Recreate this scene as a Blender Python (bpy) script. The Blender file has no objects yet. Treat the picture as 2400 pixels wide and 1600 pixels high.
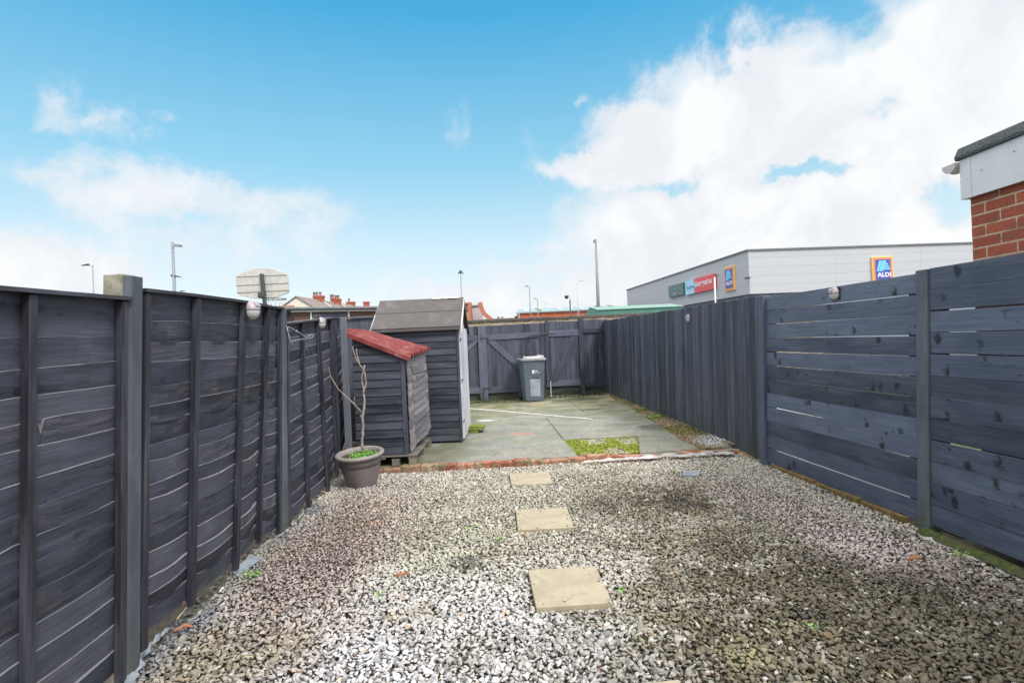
import bpy, math, random
import numpy as np
from mathutils import Vector, Matrix, noise
random.seed(7); rng = np.random.default_rng(7)
R = math.radians
sc = bpy.context.scene
col = sc.collection

# ---------------------------------------------------------------- camera
FPX, HC, ROLL = 1290.0, 1.5, R(2.5)
cr, sr = math.cos(ROLL), math.sin(ROLL)
cam_d = bpy.data.cameras.new('camera'); cam = bpy.data.objects.new('camera', cam_d); col.objects.link(cam)
cam_d.sensor_fit = 'HORIZONTAL'; cam_d.sensor_width = 36; cam_d.lens = FPX/2400*36
cam_d.clip_start = .05; cam_d.clip_end = 3000
cam.matrix_world = Matrix(((cr, sr, 0, 0), (0, 0, -1, 0), (-sr, cr, 0, HC), (0, 0, 0, 1)))
sc.camera = cam

# survey helpers: a sighted point of the place at a measured depth
def lv(px, py):
    u, v = px-1200, 800-py
    return u*cr+v*sr, -u*sr+v*cr
def at(px, py, Y):
    a, b = lv(px, py); return Vector((a/FPX*Y, Y, HC+b/FPX*Y))
def gnd(px, py, z=0.0):
    a, b = lv(px, py); Y = FPX*(HC-z)/(-b); return Vector((a/FPX*Y, Y, z))
def onp(px, py, p0, n):
    a, b = lv(px, py); d = Vector((a/FPX, 1, b/FPX)); o = Vector((0, 0, HC))
    return o + d*((p0-o).dot(n)/d.dot(n))

# ---------------------------------------------------------------- light and sky
SUN_EL, SUN_AZ = R(48), R(140)      # azimuth clockwise from +Y: behind the camera, to the right
sdir = Vector((math.sin(SUN_AZ)*math.cos(SUN_EL), math.cos(SUN_AZ)*math.cos(SUN_EL), math.sin(SUN_EL)))
sl = bpy.data.lights.new('sun', 'SUN'); sl.energy = 1.5; sl.angle = R(14); sl.color = (1, .965, .92)
so = bpy.data.objects.new('sun', sl); col.objects.link(so)
so.rotation_euler = sdir.to_track_quat('Z', 'Y').to_euler(); so.location = sdir*60
vs = sc.view_settings
vs.view_transform = 'Standard'; vs.look = 'None'; vs.exposure = 1.0; vs.gamma = 1; vs.use_curve_mapping = False
sc.cycles.max_bounces = 6; sc.cycles.diffuse_bounces = 3; sc.cycles.use_denoising = True

class NT:
    """tiny node-tree helper"""
    def __init__(s, nt): s.nt = nt; s.n = nt.nodes; s.l = nt.links
    def new(s, t, **k):
        nd = s.n.new(t)
        for a, b in k.items(): setattr(nd, a, b)
        return nd
    def put(s, sock, v):
        if isinstance(v, bpy.types.NodeSocket): s.l.new(v, sock)
        elif v is not None:
            if hasattr(sock.default_value, '__len__') and not hasattr(v, '__len__'): v = (v,)*len(sock.default_value)
            if hasattr(sock.default_value, '__len__') and len(sock.default_value) == 4 and len(v) == 3: v = (*v, 1)
            sock.default_value = v
    def math(s, op, a, b=None, c=None, clamp=False):
        nd = s.new('ShaderNodeMath', operation=op, use_clamp=clamp)
        s.put(nd.inputs[0], a); s.put(nd.inputs[1], b)
        if c is not None: s.put(nd.inputs[2], c)
        return nd.outputs[0]
    def vec(s, op, a, b=None):
        nd = s.new('ShaderNodeVectorMath', operation=op)
        s.put(nd.inputs[0], a); s.put(nd.inputs[1], b)
        return nd.outputs['Value'] if op in ('LENGTH', 'DISTANCE', 'DOT_PRODUCT') else nd.outputs[0]
    def mix(s, f, a, b, mode='MIX'):
        nd = s.new('ShaderNodeMix', data_type='RGBA', blend_type=mode)
        s.put(nd.inputs[0], f); s.put(nd.inputs[6], a); s.put(nd.inputs[7], b)
        return nd.outputs[2]
    def noise(s, v, scale=1, detail=4, rough=.5, dist=0):
        nd = s.new('ShaderNodeTexNoise'); s.put(nd.inputs['Vector'], v)
        nd.inputs['Scale'].default_value = scale; nd.inputs['Detail'].default_value = detail
        nd.inputs['Roughness'].default_value = rough; nd.inputs['Distortion'].default_value = dist
        return nd.outputs['Fac']
    def voro(s, v, scale=1, feature='F1'):
        nd = s.new('ShaderNodeTexVoronoi', feature=feature); s.put(nd.inputs['Vector'], v); nd.inputs['Scale'].default_value = scale
        return nd
    def map(s, v, a, b, c=0., d=1., smooth=True):
        nd = s.new('ShaderNodeMapRange', interpolation_type='SMOOTHSTEP' if smooth else 'LINEAR')
        s.put(nd.inputs[0], v)
        for i, x in enumerate((a, b, c, d)): s.put(nd.inputs[i+1], x)
        return nd.outputs[0]
    def ramp(s, f, stops):
        nd = s.new('ShaderNodeValToRGB'); s.put(nd.inputs[0], f); e = nd.color_ramp.elements
        while len(e) < len(stops): e.new(.5)
        for i, (p, c) in enumerate(stops): e[i].position = p; e[i].color = (*c, 1)
        return nd.outputs[0]
    def scale(s, v, sc3):
        return s.vec('MULTIPLY', v, sc3)

w = bpy.data.worlds.new('World'); sc.world = w; w.use_nodes = True
W = NT(w.node_tree); W.n.clear()
sky = W.new('ShaderNodeTexSky', sky_type='NISHITA', sun_disc=False)
sky.sun_elevation = SUN_EL; sky.sun_rotation = SUN_AZ; sky.altitude = 0; sky.air_density = 1.0; sky.dust_density = .6; sky.ozone_density = 1.6
dirv = W.new('ShaderNodeTexCoord').outputs['Generated']
sep = W.new('ShaderNodeSeparateXYZ'); W.put(sep.inputs[0], dirv)
elev = sep.outputs['Z']
grad = W.ramp(W.math('MULTIPLY', elev, 1.4, clamp=True), [(0, (.90, .955, .99)), (.10, (.84, .93, .975)), (.24, (.67, .88, .965)), (.42, (.32, .71, .915)), (.72, (.050, .46, .81)), (1, (.02, .26, .60))])
grad = W.vec('SCALE', grad); grad.node.inputs['Scale'].default_value = 5.0
base = W.mix(.82, sky.outputs[0], grad)
n1 = W.noise(dirv, 6.0, 10, .66, .5)
n2 = W.noise(dirv, 18.0, 8, .66, .4)
nn = W.math('ADD', W.math('MULTIPLY', n1, 1.35), W.math('MULTIPLY', n2, .46))
def pdir(px, py):
    a, b = lv(px, py); return Vector((a/FPX, 1, b/FPX)).normalized()
# cloud masses: sighted centre, half-width, half-height, strength
CL = [(1740, 250, 200, 120, 1.15), (1990, 260, 270, 110, 1.1), (2420, 150, 290, 190, 1.3), (2250, 330, 380, 130, 1.05), (1560, 345, 210, 75, 1.0), (1860, 380, 330, 80, .85),
      (1760, 560, 290, 150, 1.5), (2030, 560, 220, 110, 1.1), (1850, 650, 380, 110, 1.4), (1560, 660, 160, 80, 1.1),
      (215, 285, 150, 60, .60), (360, 282, 60, 26, .42), (300, 455, 230, 70, .70), (600, 490, 200, 70, .52), (430, 570, 300, 80, .48), (110, 650, 190, 95, 1.0),
      (1085, 310, 40, 50, .36), (1110, 700, 230, 60, .62), (1350, 215, 50, 26, .50), (1430, 280, 110, 60, .55), (1370, 385, 130, 38, .75), (1240, 640, 200, 60, .5)]
wn = W.new('ShaderNodeTexNoise'); W.put(wn.inputs['Vector'], dirv); wn.inputs['Scale'].default_value = 7.5; wn.inputs['Detail'].default_value = 7; wn.inputs['Roughness'].default_value = .6
warp = W.vec('ADD', dirv, W.scale(W.vec('SUBTRACT', wn.outputs['Color'], (.5, .5, .5)), (.17, .17, .15)))
dens = None
for px, py, rx, ry, st in CL:
    c = pdir(px, py)
    tang = Vector((c.y, -c.x, 0)).normalized()
    d = W.vec('SUBTRACT', warp, tuple(c))
    k = 1/math.sqrt(1+((px-1200)/FPX)**2+((py-800)/FPX)**2)
    dx = W.math('MULTIPLY', W.vec('DOT_PRODUCT', d, tuple(tang)), FPX/rx/k*0.9)
    dz = W.math('MULTIPLY', W.vec('DOT_PRODUCT', d, (0, 0, 1)), FPX/ry/k*0.9)
    r2 = W.math('ADD', W.math('MULTIPLY', dx, dx), W.math('MULTIPLY', dz, dz))
    back = W.math('LESS_THAN', W.vec('DOT_PRODUCT', dirv, tuple(c)), .3)
    g = W.math('MULTIPLY', W.math('POWER', 2.718, W.math('MULTIPLY', r2, -.7)), W.math('MULTIPLY', W.math('SUBTRACT', 1, back), st))
    dens = g if dens is None else W.math('MAXIMUM', dens, W.math('ADD', g, W.math('MULTIPLY', dens, .22)))
rest = W.math('MULTIPLY', W.map(sep.outputs['Y'], .25, -.2), .62)     # broken cloud over the rest of the sky
rest = W.math('MAXIMUM', rest, W.math('MULTIPLY', W.map(elev, .5, .7), .62))
dens = W.math('MAXIMUM', dens, rest)
cf = W.math('ADD', W.math('MULTIPLY', dens, 1.0), W.math('SUBTRACT', nn, .93))
for px, py, rx, ry, st in ((2055, 275, 75, 38, .55), (1965, 392, 110, 26, .55), (1845, 425, 60, 18, .45), (2235, 480, 75, 95, .55), (1640, 420, 90, 26, .5), (1680, 180, 60, 80, .3)):
    c = pdir(px, py); tang = Vector((c.y, -c.x, 0)).normalized(); d = W.vec('SUBTRACT', warp, tuple(c)); k = 1/math.sqrt(1+((px-1200)/FPX)**2+((py-800)/FPX)**2)
    dx = W.math('MULTIPLY', W.vec('DOT_PRODUCT', d, tuple(tang)), FPX/rx/k*.9); dz = W.math('MULTIPLY', W.vec('DOT_PRODUCT', d, (0, 0, 1)), FPX/ry/k*.9)
    cf = W.math('SUBTRACT', cf, W.math('MULTIPLY', W.math('POWER', 2.718, W.math('MULTIPLY', W.math('ADD', W.math('MULTIPLY', dx, dx), W.math('MULTIPLY', dz, dz)), -.8)), st*1.25))
cloud = W.math('MULTIPLY', W.map(cf, .22, .56), W.math('MULTIPLY', dens, 1.35, clamp=True))
shade = W.math('MULTIPLY', W.map(W.noise(dirv, 6.0, 8, .62, .4), .36, .60), W.map(cf, .35, .8))
ccol = W.mix(shade, (4.4, 4.52, 4.72), (5.1, 5.13, 5.16))
bright = W.math('MAXIMUM', W.map(elev, .5, .75), W.math('MULTIPLY', W.map(sep.outputs['Y'], .2, -.4), .45))     # unseen cloud overhead and behind, brightened as added fill light
ccol = W.mix(bright, ccol, (16.0, 15.3, 14.4))
skyc = W.mix(W.math('MULTIPLY', cloud, .96), base, ccol)
bg = W.new('ShaderNodeBackground'); W.put(bg.inputs[0], skyc); bg.inputs[1].default_value = .098
wo = W.new('ShaderNodeOutputWorld'); W.l.new(bg.outputs[0], wo.inputs[0])

# ---------------------------------------------------------------- materials
MATS = {}
def mat(name, rough=.7, spec=.5, metal=0):
    m = bpy.data.materials.new(name); m.use_nodes = True; t = NT(m.node_tree)
    b = t.n['Principled BSDF']; b.inputs['Roughness'].default_value = rough; b.inputs['Metallic'].default_value = metal
    b.inputs['Specular IOR Level'].default_value = spec
    MATS[name] = m; return m, t, b
def bump(t, b, h, strength=.3, dist=.01):
    nd = t.new('ShaderNodeBump'); nd.inputs['Strength'].default_value = strength; nd.inputs['Distance'].default_value = dist
    t.put(nd.inputs['Height'], h); t.l.new(nd.outputs[0], b.inputs['Normal'])
def uvn(t): return t.new('ShaderNodeUVMap').outputs[0]
def obj_c(t): return t.new('ShaderNodeTexCoord').outputs['Object']
def attr(t, n='rnd'): return t.new('ShaderNodeAttribute', attribute_name=n).outputs['Fac']
def geo(t): return t.new('ShaderNodeNewGeometry').outputs['Position']

def wood(name, c0, c1, c2, worn=(.16, .13, .12), wornamt=.35, knot=.5, rough=.58, moss=0.0, kc=(.012, .014, .02), kfreq=.50, ksc=(3.1, 7.2, 1), kr=.07, kw=.3):
    """painted softwood: grain runs along U"""
    m, t, b = mat(name, rough, .35)
    uv = uvn(t); rv = attr(t)
    g = t.noise(t.scale(uv, (2.2, 70, 1)), 1, 5, .6, .4)
    g2 = t.noise(t.scale(uv, (1.1, 9, 1)), 1, 4, .6, .8)
    big = t.noise(t.scale(uv, (1.3, 3.0, 1)), 1, 3, .6)
    c = t.ramp(rv, [(0, c0), (.5, c1), (1, c2)])
    c = t.mix(t.map(g2, .38, .72, 0, .75), c, t.mix(.5, c, (.17, .185, .235)))
    c = t.mix(t.map(t.noise(t.scale(uv, (.9, 2.2, 1)), 1.7, 4, .6), .35, .65, .55, 0), c, t.scale(c, (.55, .56, .6)))
    c = t.mix(t.map(g, .3, .7, .5, 0), c, t.scale(c, (.45, .45, .5)))
    wv = t.math('MULTIPLY', t.map(big, .52, .78), t.map(g, .40, .62))
    c = t.mix(t.math('MULTIPLY', wv, wornamt), c, worn)
    # knots with grain flowing round them
    wob = t.vec('ADD', t.scale(uv, ksc), t.scale(t.noise(uv, 26, 3, .7), (kw, kw*.9, 0)))
    vo = t.voro(wob); vo.inputs['Randomness'].default_value = 1
    kk = t.math('MULTIPLY', t.map(vo.outputs['Distance'], kr, kr*2.6, 1, 0), t.math('GREATER_THAN', t.noise(t.scale(uv, (1.7, 6, 1)), 1, 2), kfreq))
    c = t.mix(t.math('MULTIPLY', kk, knot), c, kc)
    ck = t.noise(t.scale(uv, (.9, 17, 1)), 1, 3, .5, .2)
    ck = t.math('MULTIPLY', t.map(t.math('ABSOLUTE', t.math('SUBTRACT', ck, .5)), .0, .006, 1, 0), t.math('GREATER_THAN', t.noise(t.scale(uv, (1.6, 3, 1)), 1, 2), .56))
    c = t.mix(t.math('MULTIPLY', ck, .8), c, (.012, .012, .015))
    fl = t.math('MULTIPLY', t.map(t.noise(t.scale(uv, (22, 45, 1)), 1, 3, .7), .66, .72), t.map(t.noise(t.scale(uv, (1.5, 4, 1)), 1, 3), .5, .62))
    c = t.mix(t.math('MULTIPLY', fl, .45), c, tuple(x*1.7 for x in worn))
    if moss:
        z = t.new('ShaderNodeSeparateXYZ'); t.put(z.inputs[0], geo(t))
        mz = t.math('MULTIPLY', t.map(z.outputs[2], .02, .45, 1, 0), t.map(t.noise(geo(t), 5, 5, .7), .35, .65))
        c = t.mix(t.math('MULTIPLY', mz, moss), c, (.055, .065, .028))
    t.put(b.inputs['Base Color'], c)
    t.put(b.inputs['Roughness'], t.map(g2, .3, .7, rough-.12, rough+.15))
    bump(t, b, t.math('SUBTRACT', t.math('ADD', g, t.math('MULTIPLY', g2, .5)), t.math('MULTIPLY', kk, .3)), .35, .004)
    return m
wood('fence_paint', (0.026, 0.030, 0.044), (0.051, 0.058, 0.084), (0.108, 0.114, 0.148), worn=(.20, .165, .165), wornamt=.62, knot=.55)
wood('slat_paint', (0.039, 0.052, 0.079), (0.075, 0.097, 0.146), (0.133, 0.168, 0.240), worn=(.17, .18, .22), wornamt=.35, knot=.92, rough=.52, kfreq=.43, ksc=(6.6, 4.4, 1), kr=.10, kw=.75)
wood('board_paint', (0.020, 0.024, 0.036), (0.041, 0.048, 0.072), (0.085, 0.095, 0.137), worn=(.15, .15, .18), wornamt=.35, knot=.7, moss=.6)
wood('gate_paint', (0.030, 0.034, 0.049), (0.052, 0.060, 0.086), (0.086, 0.096, 0.135), worn=(.15, .15, .18), wornamt=.2, knot=.5, moss=.8)
wood('brace_paint', (0.043, 0.049, 0.071), (0.075, 0.087, 0.125), (0.125, 0.139, 0.196), worn=(.15, .15, .18), wornamt=.2, knot=.5, moss=.8)
wood('shed_paint', (0.014, 0.017, 0.027), (0.032, 0.037, 0.057), (0.067, 0.073, 0.105), worn=(.14, .14, .16), wornamt=.25, knot=.45, moss=.25)
wood('faded_paint', (0.150, 0.139, 0.150), (0.231, 0.218, 0.231), (0.328, 0.305, 0.313), worn=(.27, .24, .23), wornamt=.5, knot=.6, rough=.8)
wood('dark_batten', (0.017, 0.017, 0.022), (0.031, 0.031, 0.041), (0.053, 0.053, 0.067), worn=(.12, .09, .08), wornamt=.4, knot=.3, rough=.5)
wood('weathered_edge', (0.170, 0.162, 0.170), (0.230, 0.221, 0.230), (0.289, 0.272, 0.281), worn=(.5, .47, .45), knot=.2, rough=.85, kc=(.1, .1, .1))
wood('raw_wood', (.42, .24, .10), (.50, .31, .15), (.55, .36, .2), worn=(.55, .42, .28), knot=.3, rough=.85, kc=(.15, .07, .03))
wood('pallet_wood', (.16, .15, .11), (.22, .20, .15), (.30, .26, .19), worn=(.36, .33, .26), knot=.5, rough=.9, moss=.3, kc=(.06, .05, .03))
wood('white_wood', (0.674, 0.674, 0.713), (0.813, 0.813, 0.856), (0.942, 0.942, 0.977), worn=(.55, .55, .57), wornamt=.3, knot=.03, rough=.55, kc=(.5, .5, .5))

def noisy(name, ca, cb, scale=8, rough=.8, spec=.4, metal=0, bs=.3, bd=.004, detail=6, cc=None, cscale=2., lo=.3, hi=.7):
    m, t, b = mat(name, rough, spec, metal); p = obj_c(t)
    n = t.noise(p, scale, detail, .65)
    c = t.mix(t.map(n, lo, hi), ca, cb)
    if cc: c = t.mix(t.map(t.noise(p, cscale, 5, .6), .5, .72), c, cc)
    t.put(b.inputs['Base Color'], c)
    if bs: bump(t, b, n, bs, bd)
    return m
def post_paint():
    m, t, b = mat('post_paint', .6, .4); p = obj_c(t)
    big = t.noise(t.scale(p, (3, 3, .9)), 2, 5, .6)
    c = t.mix(t.map(big, .3, .7), (.060, .072, .090), (.115, .132, .152))
    pit = t.voro(p, 26); hole = t.math('MULTIPLY', t.map(pit.outputs['Distance'], .06, .11, 1, 0), t.math('GREATER_THAN', t.noise(p, 9, 2), .5))
    c = t.mix(t.math('MULTIPLY', hole, .85), c, (.02, .022, .03))
    z = t.new('ShaderNodeSeparateXYZ'); t.put(z.inputs[0], geo(t))
    mz = t.math('MULTIPLY', t.map(z.outputs[2], .0, .28, 1, 0), t.map(t.noise(p, 12, 4), .3, .6))
    c = t.mix(t.math('MULTIPLY', mz, .6), c, (.07, .085, .05))
    t.put(b.inputs['Base Color'], c); bump(t, b, t.math('SUBTRACT', t.noise(p, 60, 4), hole), .3, .003)
post_paint()
noisy('raw_concrete', (.15, .145, .12), (.36, .34, .28), 14, .9, cc=(.07, .065, .06), cscale=7)
def paving():
    m, t, b = mat('concrete_paving', .75, .4); p = geo(t)
    n = t.noise(p, 1.5, 10, .72, .6); f = t.noise(p, 30, 6, .75)
    c = t.mix(t.map(n, .3, .7), (.155, .155, .135), (.285, .282, .255))
    c = t.mix(t.map(f, .42, .62, 0, .55), c, (.42, .41, .37))
    c = t.mix(t.map(t.noise(p, 11, 6, .7), .5, .62, 0, .35), c, (.12, .12, .10))
    sp = t.new('ShaderNodeSeparateXYZ'); t.put(sp.inputs[0], p)
    # algae film, strongest towards the gates and along the right fence
    far = t.math('ADD', t.map(sp.outputs[1], 8.6, 13.2, 0, .95), t.map(sp.outputs[0], 1.0, 3.0, -.05, .25))
    al = t.math('MULTIPLY', t.map(t.noise(t.scale(p, (1, 1.6, 1)), 1.6, 8, .7), .32, .66), t.math('ADD', far, .42), clamp=True)
    c = t.mix(al, c, (.135, .145, .06))
    bare = t.math('MULTIPLY', t.map(t.noise(p, 1.1, 5, .6), .5, .62), t.map(sp.outputs[1], 10.5, 12.8, 0, .75))
    c = t.mix(bare, c, (.32, .27, .18))
    left = t.math('MULTIPLY', t.map(sp.outputs[0], -.3, -1.1, 0, .85), t.map(t.noise(p, 3, 5, .6), .25, .6))
    c = t.mix(left, c, (.095, .10, .05))
    c = t.mix(t.map(t.noise(p, 6, 8, .75), .48, .66, 0, .35), c, (.17, .17, .12))
    c = t.mix(t.math('MULTIPLY', t.map(t.voro(p, 38).outputs['Distance'], .10, .2, 1, 0), t.map(t.noise(p, 3, 3), .45, .6)), c, (.55, .53, .48))
    # damp dark stains
    for (x, y, rx, ry) in ((1.52, 11.1, .30, .22), (1.75, 13.2, .55, .40), (2.2, 8.6, .35, .4), (2.6, 7.7, .25, .25), (.1, 13.1, .9, .25), (-.55, 13.2, .6, .25), (1.3, 12.9, .5, .3)):
        dx = t.math('DIVIDE', t.math('SUBTRACT', sp.outputs[0], x), rx); dy = t.math('DIVIDE', t.math('SUBTRACT', sp.outputs[1], y), ry)
        r = t.math('SQRT', t.math('ADD', t.math('MULTIPLY', dx, dx), t.math('MULTIPLY', dy, dy)))
        r = t.math('ADD', r, t.math('MULTIPLY', t.math('SUBTRACT', t.noise(p, 7, 5, .7), .5), 1.6))
        c = t.mix(t.map(r, .45, 1.1, .7, 0), c, (.07, .075, .035))
    # red and chalk scuffs
    for (x, y, rx, ry, cc, k) in ((.10, 8.55, .22, .10, (.48, .13, .10), .7), (-.30, 8.5, .12, .06, (.40, .16, .12), .4), (-.55, 10.2, .22, .12, (.62, .64, .6), .7)):
        dx = t.math('DIVIDE', t.math('SUBTRACT', sp.outputs[0], x), rx); dy = t.math('DIVIDE', t.math('SUBTRACT', sp.outputs[1], y), ry)
        r = t.math('SQRT', t.math('ADD', t.math('MULTIPLY', dx, dx), t.math('MULTIPLY', dy, dy)))
        r = t.math('ADD', r, t.math('MULTIPLY', t.math('SUBTRACT', t.noise(t.scale(p, (6, 20, 1)), 1, 4, .7), .5), 2.2))
        c = t.mix(t.map(r, .5, 1.0, k, 0), c, cc)
    t.put(b.inputs['Base Color'], c)
    t.put(b.inputs['Roughness'], t.map(t.noise(p, 2.2, 5), .35, .65, .42, .85))
    bump(t, b, t.math('ADD', f, t.math('MULTIPLY', n, 2)), .3, .004)
paving()
def flag():
    m, t, b = mat('buff_slab', .8, .35); p = obj_c(t)
    n = t.noise(p, 4.2, 6, .6); f = t.noise(p, 120, 3, .7)
    c = t.mix(t.map(n, .3, .7), (.31, .275, .20), (.42, .37, .27))
    c = t.mix(t.map(f, .4, .65, 0, .35), c, (.25, .20, .13))
    c = t.mix(t.map(t.noise(p, 5, 5), .53, .74, 0, .5), c, (.31, .32, .22))
    c = t.mix(t.map(t.noise(p, 6, 6, .7, .6), .54, .68, 0, .6), c, (.17, .165, .135))
    t.put(b.inputs['Base Color'], c); bump(t, b, f, .35, .003)
flag()
def bricks(name, ca, cb, cm, bw=.225, rh=.075, mortar=.010, rough=.85, dark=None, noisec=.35):
    m, t, b = mat(name, rough, .3); uv = uvn(t)
    nd = t.new('ShaderNodeTexBrick'); t.put(nd.inputs['Vector'], uv)
    nd.inputs['Scale'].default_value = 1; nd.inputs['Brick Width'].default_value = bw; nd.inputs['Row Height'].default_value = rh
    nd.inputs['Mortar Size'].default_value = mortar/2; nd.inputs['Mortar Smooth'].default_value = .15; nd.inputs['Bias'].default_value = 0
    t.put(nd.inputs['Color1'], ca); t.put(nd.inputs['Color2'], cb); t.put(nd.inputs['Mortar'], cm)
    n = t.noise(t.scale(uv, (30, 60, 1)), 1, 5, .7)
    c = t.mix(t.map(n, .3, .7, noisec, 0), nd.outputs[0], t.scale(nd.outputs[0], (.5, .45, .45)))
    if dark: c = t.mix(t.map(t.noise(t.scale(uv, (4.4, 13.3, 1)), 1, 1), .5, .6, 0, .6), c, dark)
    t.put(b.inputs['Base Color'], c)
    bump(t, b, t.math('SUBTRACT', t.math('MULTIPLY', n, .4), t.math('MULTIPLY', nd.outputs['Fac'], 1.)), .6, .006)
    return m
bricks('red_brick', (.44, .12, .065), (.27, .075, .045), (.52, .43, .32), mortar=.012, dark=(.20, .08, .055), noisec=.55)
bricks('orange_brick', (.62, .17, .075), (.54, .14, .065), (.55, .25, .15), mortar=.006)
bricks('brown_brick', (.13, .075, .060), (.10, .060, .050), (.22, .15, .13), .225, .075, .010)
bricks('old_brick', (.34, .25, .17), (.22, .15, .11), (.45, .42, .33), .112, .075, .016, dark=(.42, .40, .30))
bricks('chimney_brick', (.45, .13, .08), (.36, .10, .065), (.40, .2, .14), mortar=.008)
m, t, b = mat('cladding_front', .45, .4, 0)
def clad(name, c1):
    m, t, b = mat(name, .5, .4); uv = uvn(t)
    nd = t.new('ShaderNodeTexBrick'); t.put(nd.inputs['Vector'], uv); nd.offset = 0
    nd.inputs['Scale'].default_value = 1; nd.inputs['Brick Width'].default_value = 7.4; nd.inputs['Row Height'].default_value = .73
    nd.inputs['Mortar Size'].default_value = .018; nd.inputs['Mortar Smooth'].default_value = .3
    t.put(nd.inputs['Color1'], c1); t.put(nd.inputs['Color2'], tuple(x*.97 for x in c1)); t.put(nd.inputs['Mortar'], tuple(x*.72 for x in c1))
    t.put(b.inputs['Base Color'], nd.outputs[0]); return m
clad('cladding', (.45, .465, .495))
noisy('cladding_trim', (.12, .13, .14), (.16, .17, .18), 3, .5)
noisy('base_band', (.20, .23, .30), (.24, .27, .34), 1, .5)
noisy('felt', (.085, .079, .079), (.13, .12, .118), 90, .95, .1, bs=.8, bd=.004, cc=(.15, .14, .138), cscale=3)
noisy('mineral_felt', (.035, .042, .048), (.17, .19, .20), 150, .95, .15, bs=1., bd=.006, detail=2)
noisy('white_upvc', (.60, .62, .66), (.66, .68, .72), 3, .35, .5, bs=0, cc=(.50, .51, .52), cscale=2.5)
noisy('grey_upvc', (.46, .44, .44), (.55, .52, .52), 3, .4, .5, bs=0)
noisy('roof_grey', (.11, .12, .135), (.16, .17, .185), 3, .7)
noisy('white_trim', (.55, .55, .55), (.68, .68, .66), 6, .7)
noisy('louvre', (.022, .026, .038), (.032, .036, .048), 2, .5)
noisy('pot_plastic', (.15, .13, .134), (.19, .165, .168), 5, .42, .4, bs=.05, cc=(.22, .20, .19), cscale=3)
noisy('pot_rim', (.22, .20, .19), (.29, .26, .245), 5, .5, .4, bs=.05)
noisy('soil', (.035, .026, .02), (.10, .075, .055), 30, .95, bs=.9, bd=.02)
noisy('bark', (.20, .165, .14), (.40, .35, .31), 45, .85, bs=.6, bd=.003, cc=(.13, .10, .085), cscale=12)
noisy('bin_plastic', (.082, .108, .135), (.098, .125, .152), 6, .42, .45, bs=.04, cc=(.12, .15, .175), cscale=4)
noisy('bin_lid', (.21, .215, .235), (.28, .28, .30), 6, .5, .45, bs=.05, cc=(.36, .36, .37), cscale=5)
noisy('bin_lid_top', (.38, .37, .40), (.50, .49, .52), 8, .45, bs=.05)
noisy('bin_panel', (.22, .245, .30), (.34, .36, .42), 3.5, .45, bs=0)
noisy('rubber', (.015, .015, .017), (.025, .025, .028), 10, .8)
noisy('white_paint', (.78, .78, .77), (.84, .84, .83), 10, .5, bs=0)
noisy('pole_white', (.50, .50, .46), (.66, .66, .62), 12, .5)
noisy('galvanised', (.33, .36, .39), (.45, .48, .50), 6, .5, metal=.25, bs=0)
noisy('pole_grey', (.17, .19, .215), (.27, .30, .33), 9, .55, bs=0)
noisy('dark_metal', (.04, .045, .05), (.07, .075, .08), 8, .5, bs=0)
noisy('pale_metal', (.60, .61, .62), (.72, .72, .72), 8, .45, bs=0)
noisy('wrought_iron', (.13, .14, .165), (.33, .34, .37), 40, .5, metal=.3, bs=.2)
noisy('mossy', (.08, .12, .02), (.24, .29, .05), 22, .95, bs=1., bd=.02, cc=(.14, .13, .08), cscale=9)
noisy('dark_moss', (.028, .040, .010), (.095, .115, .025), 26, .95, bs=1., bd=.02, cc=(.07, .06, .04), cscale=9)
noisy('membrane', (.33, .31, .30), (.56, .54, .54), 9, .7, bs=.5, bd=.01, cc=(.30, .27, .24), cscale=5)
noisy('slate', (.14, .165, .19), (.26, .29, .32), 12, .6, bs=.3)
noisy('timber_kerb', (.10, .062, .022), (.20, .13, .05), 20, .9, bs=.6, cc=(.07, .085, .02), cscale=6)
noisy('earth', (.045, .038, .028), (.10, .085, .062), 18, .95, bs=.8, bd=.02)
noisy('pale_paving', (.55, .54, .52), (.68, .67, .65), 3, .8)
noisy('asphalt', (.045, .045, .047), (.07, .07, .07), 30, .9)
noisy('lawn', (.06, .10, .02), (.14, .20, .05), 12, .95, bs=.5)
noisy('render_cream', (.60, .55, .49), (.70, .65, .58), 2, .85)
noisy('tile_brown', (.155, .125, .105), (.24, .195, .165), 12, .85, cc=(.20, .20, .20), cscale=.5)
noisy('pot_clay', (.19, .15, .13), (.30, .24, .20), 9, .85)
noisy('metal_roof', (.22, .31, .33), (.27, .36, .38), .6, .5, bs=0)
noisy('rooflight_white', (.42, .43, .48), (.46, .47, .52), 2, .4, bs=0)
noisy('rooflight_olive', (.17, .145, .05), (.21, .18, .07), 2, .5, bs=0)
noisy('green_fascia', (.055, .17, .13), (.075, .21, .165), 3, .5, bs=0)
noisy('green_roof', (.17, .29, .25), (.21, .34, .29), 3, .6, bs=0)
noisy('terracotta_steel', (.36, .13, .08), (.42, .17, .10), 3, .6, bs=0)
noisy('tan_panel', (.46, .30, .16), (.54, .36, .2), 3, .7, bs=0)
noisy('pinkish_panel', (.44, .41, .43), (.50, .47, .49), 3, .7, bs=0)
noisy('red_sheet', (.13, .024, .024), (.22, .048, .045), 9, .7, .25, bs=.3, cc=(.26, .12, .11), cscale=7)
noisy('board_back', (.44, .43, .425), (.52, .505, .50), 5, .6, bs=0)
noisy('board_rib', (.36, .31, .28), (.42, .37, .33), 5, .6, bs=0)
noisy('net', (.55, .55, .56), (.7, .7, .7), 5, .9, bs=0)
noisy('lamp_cap', (.30, .25, .28), (.42, .35, .39), 18, .35, bs=.05)
noisy('solar_cell', (.26, .26, .29), (.36, .36, .38), 40, .25, bs=0)
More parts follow.
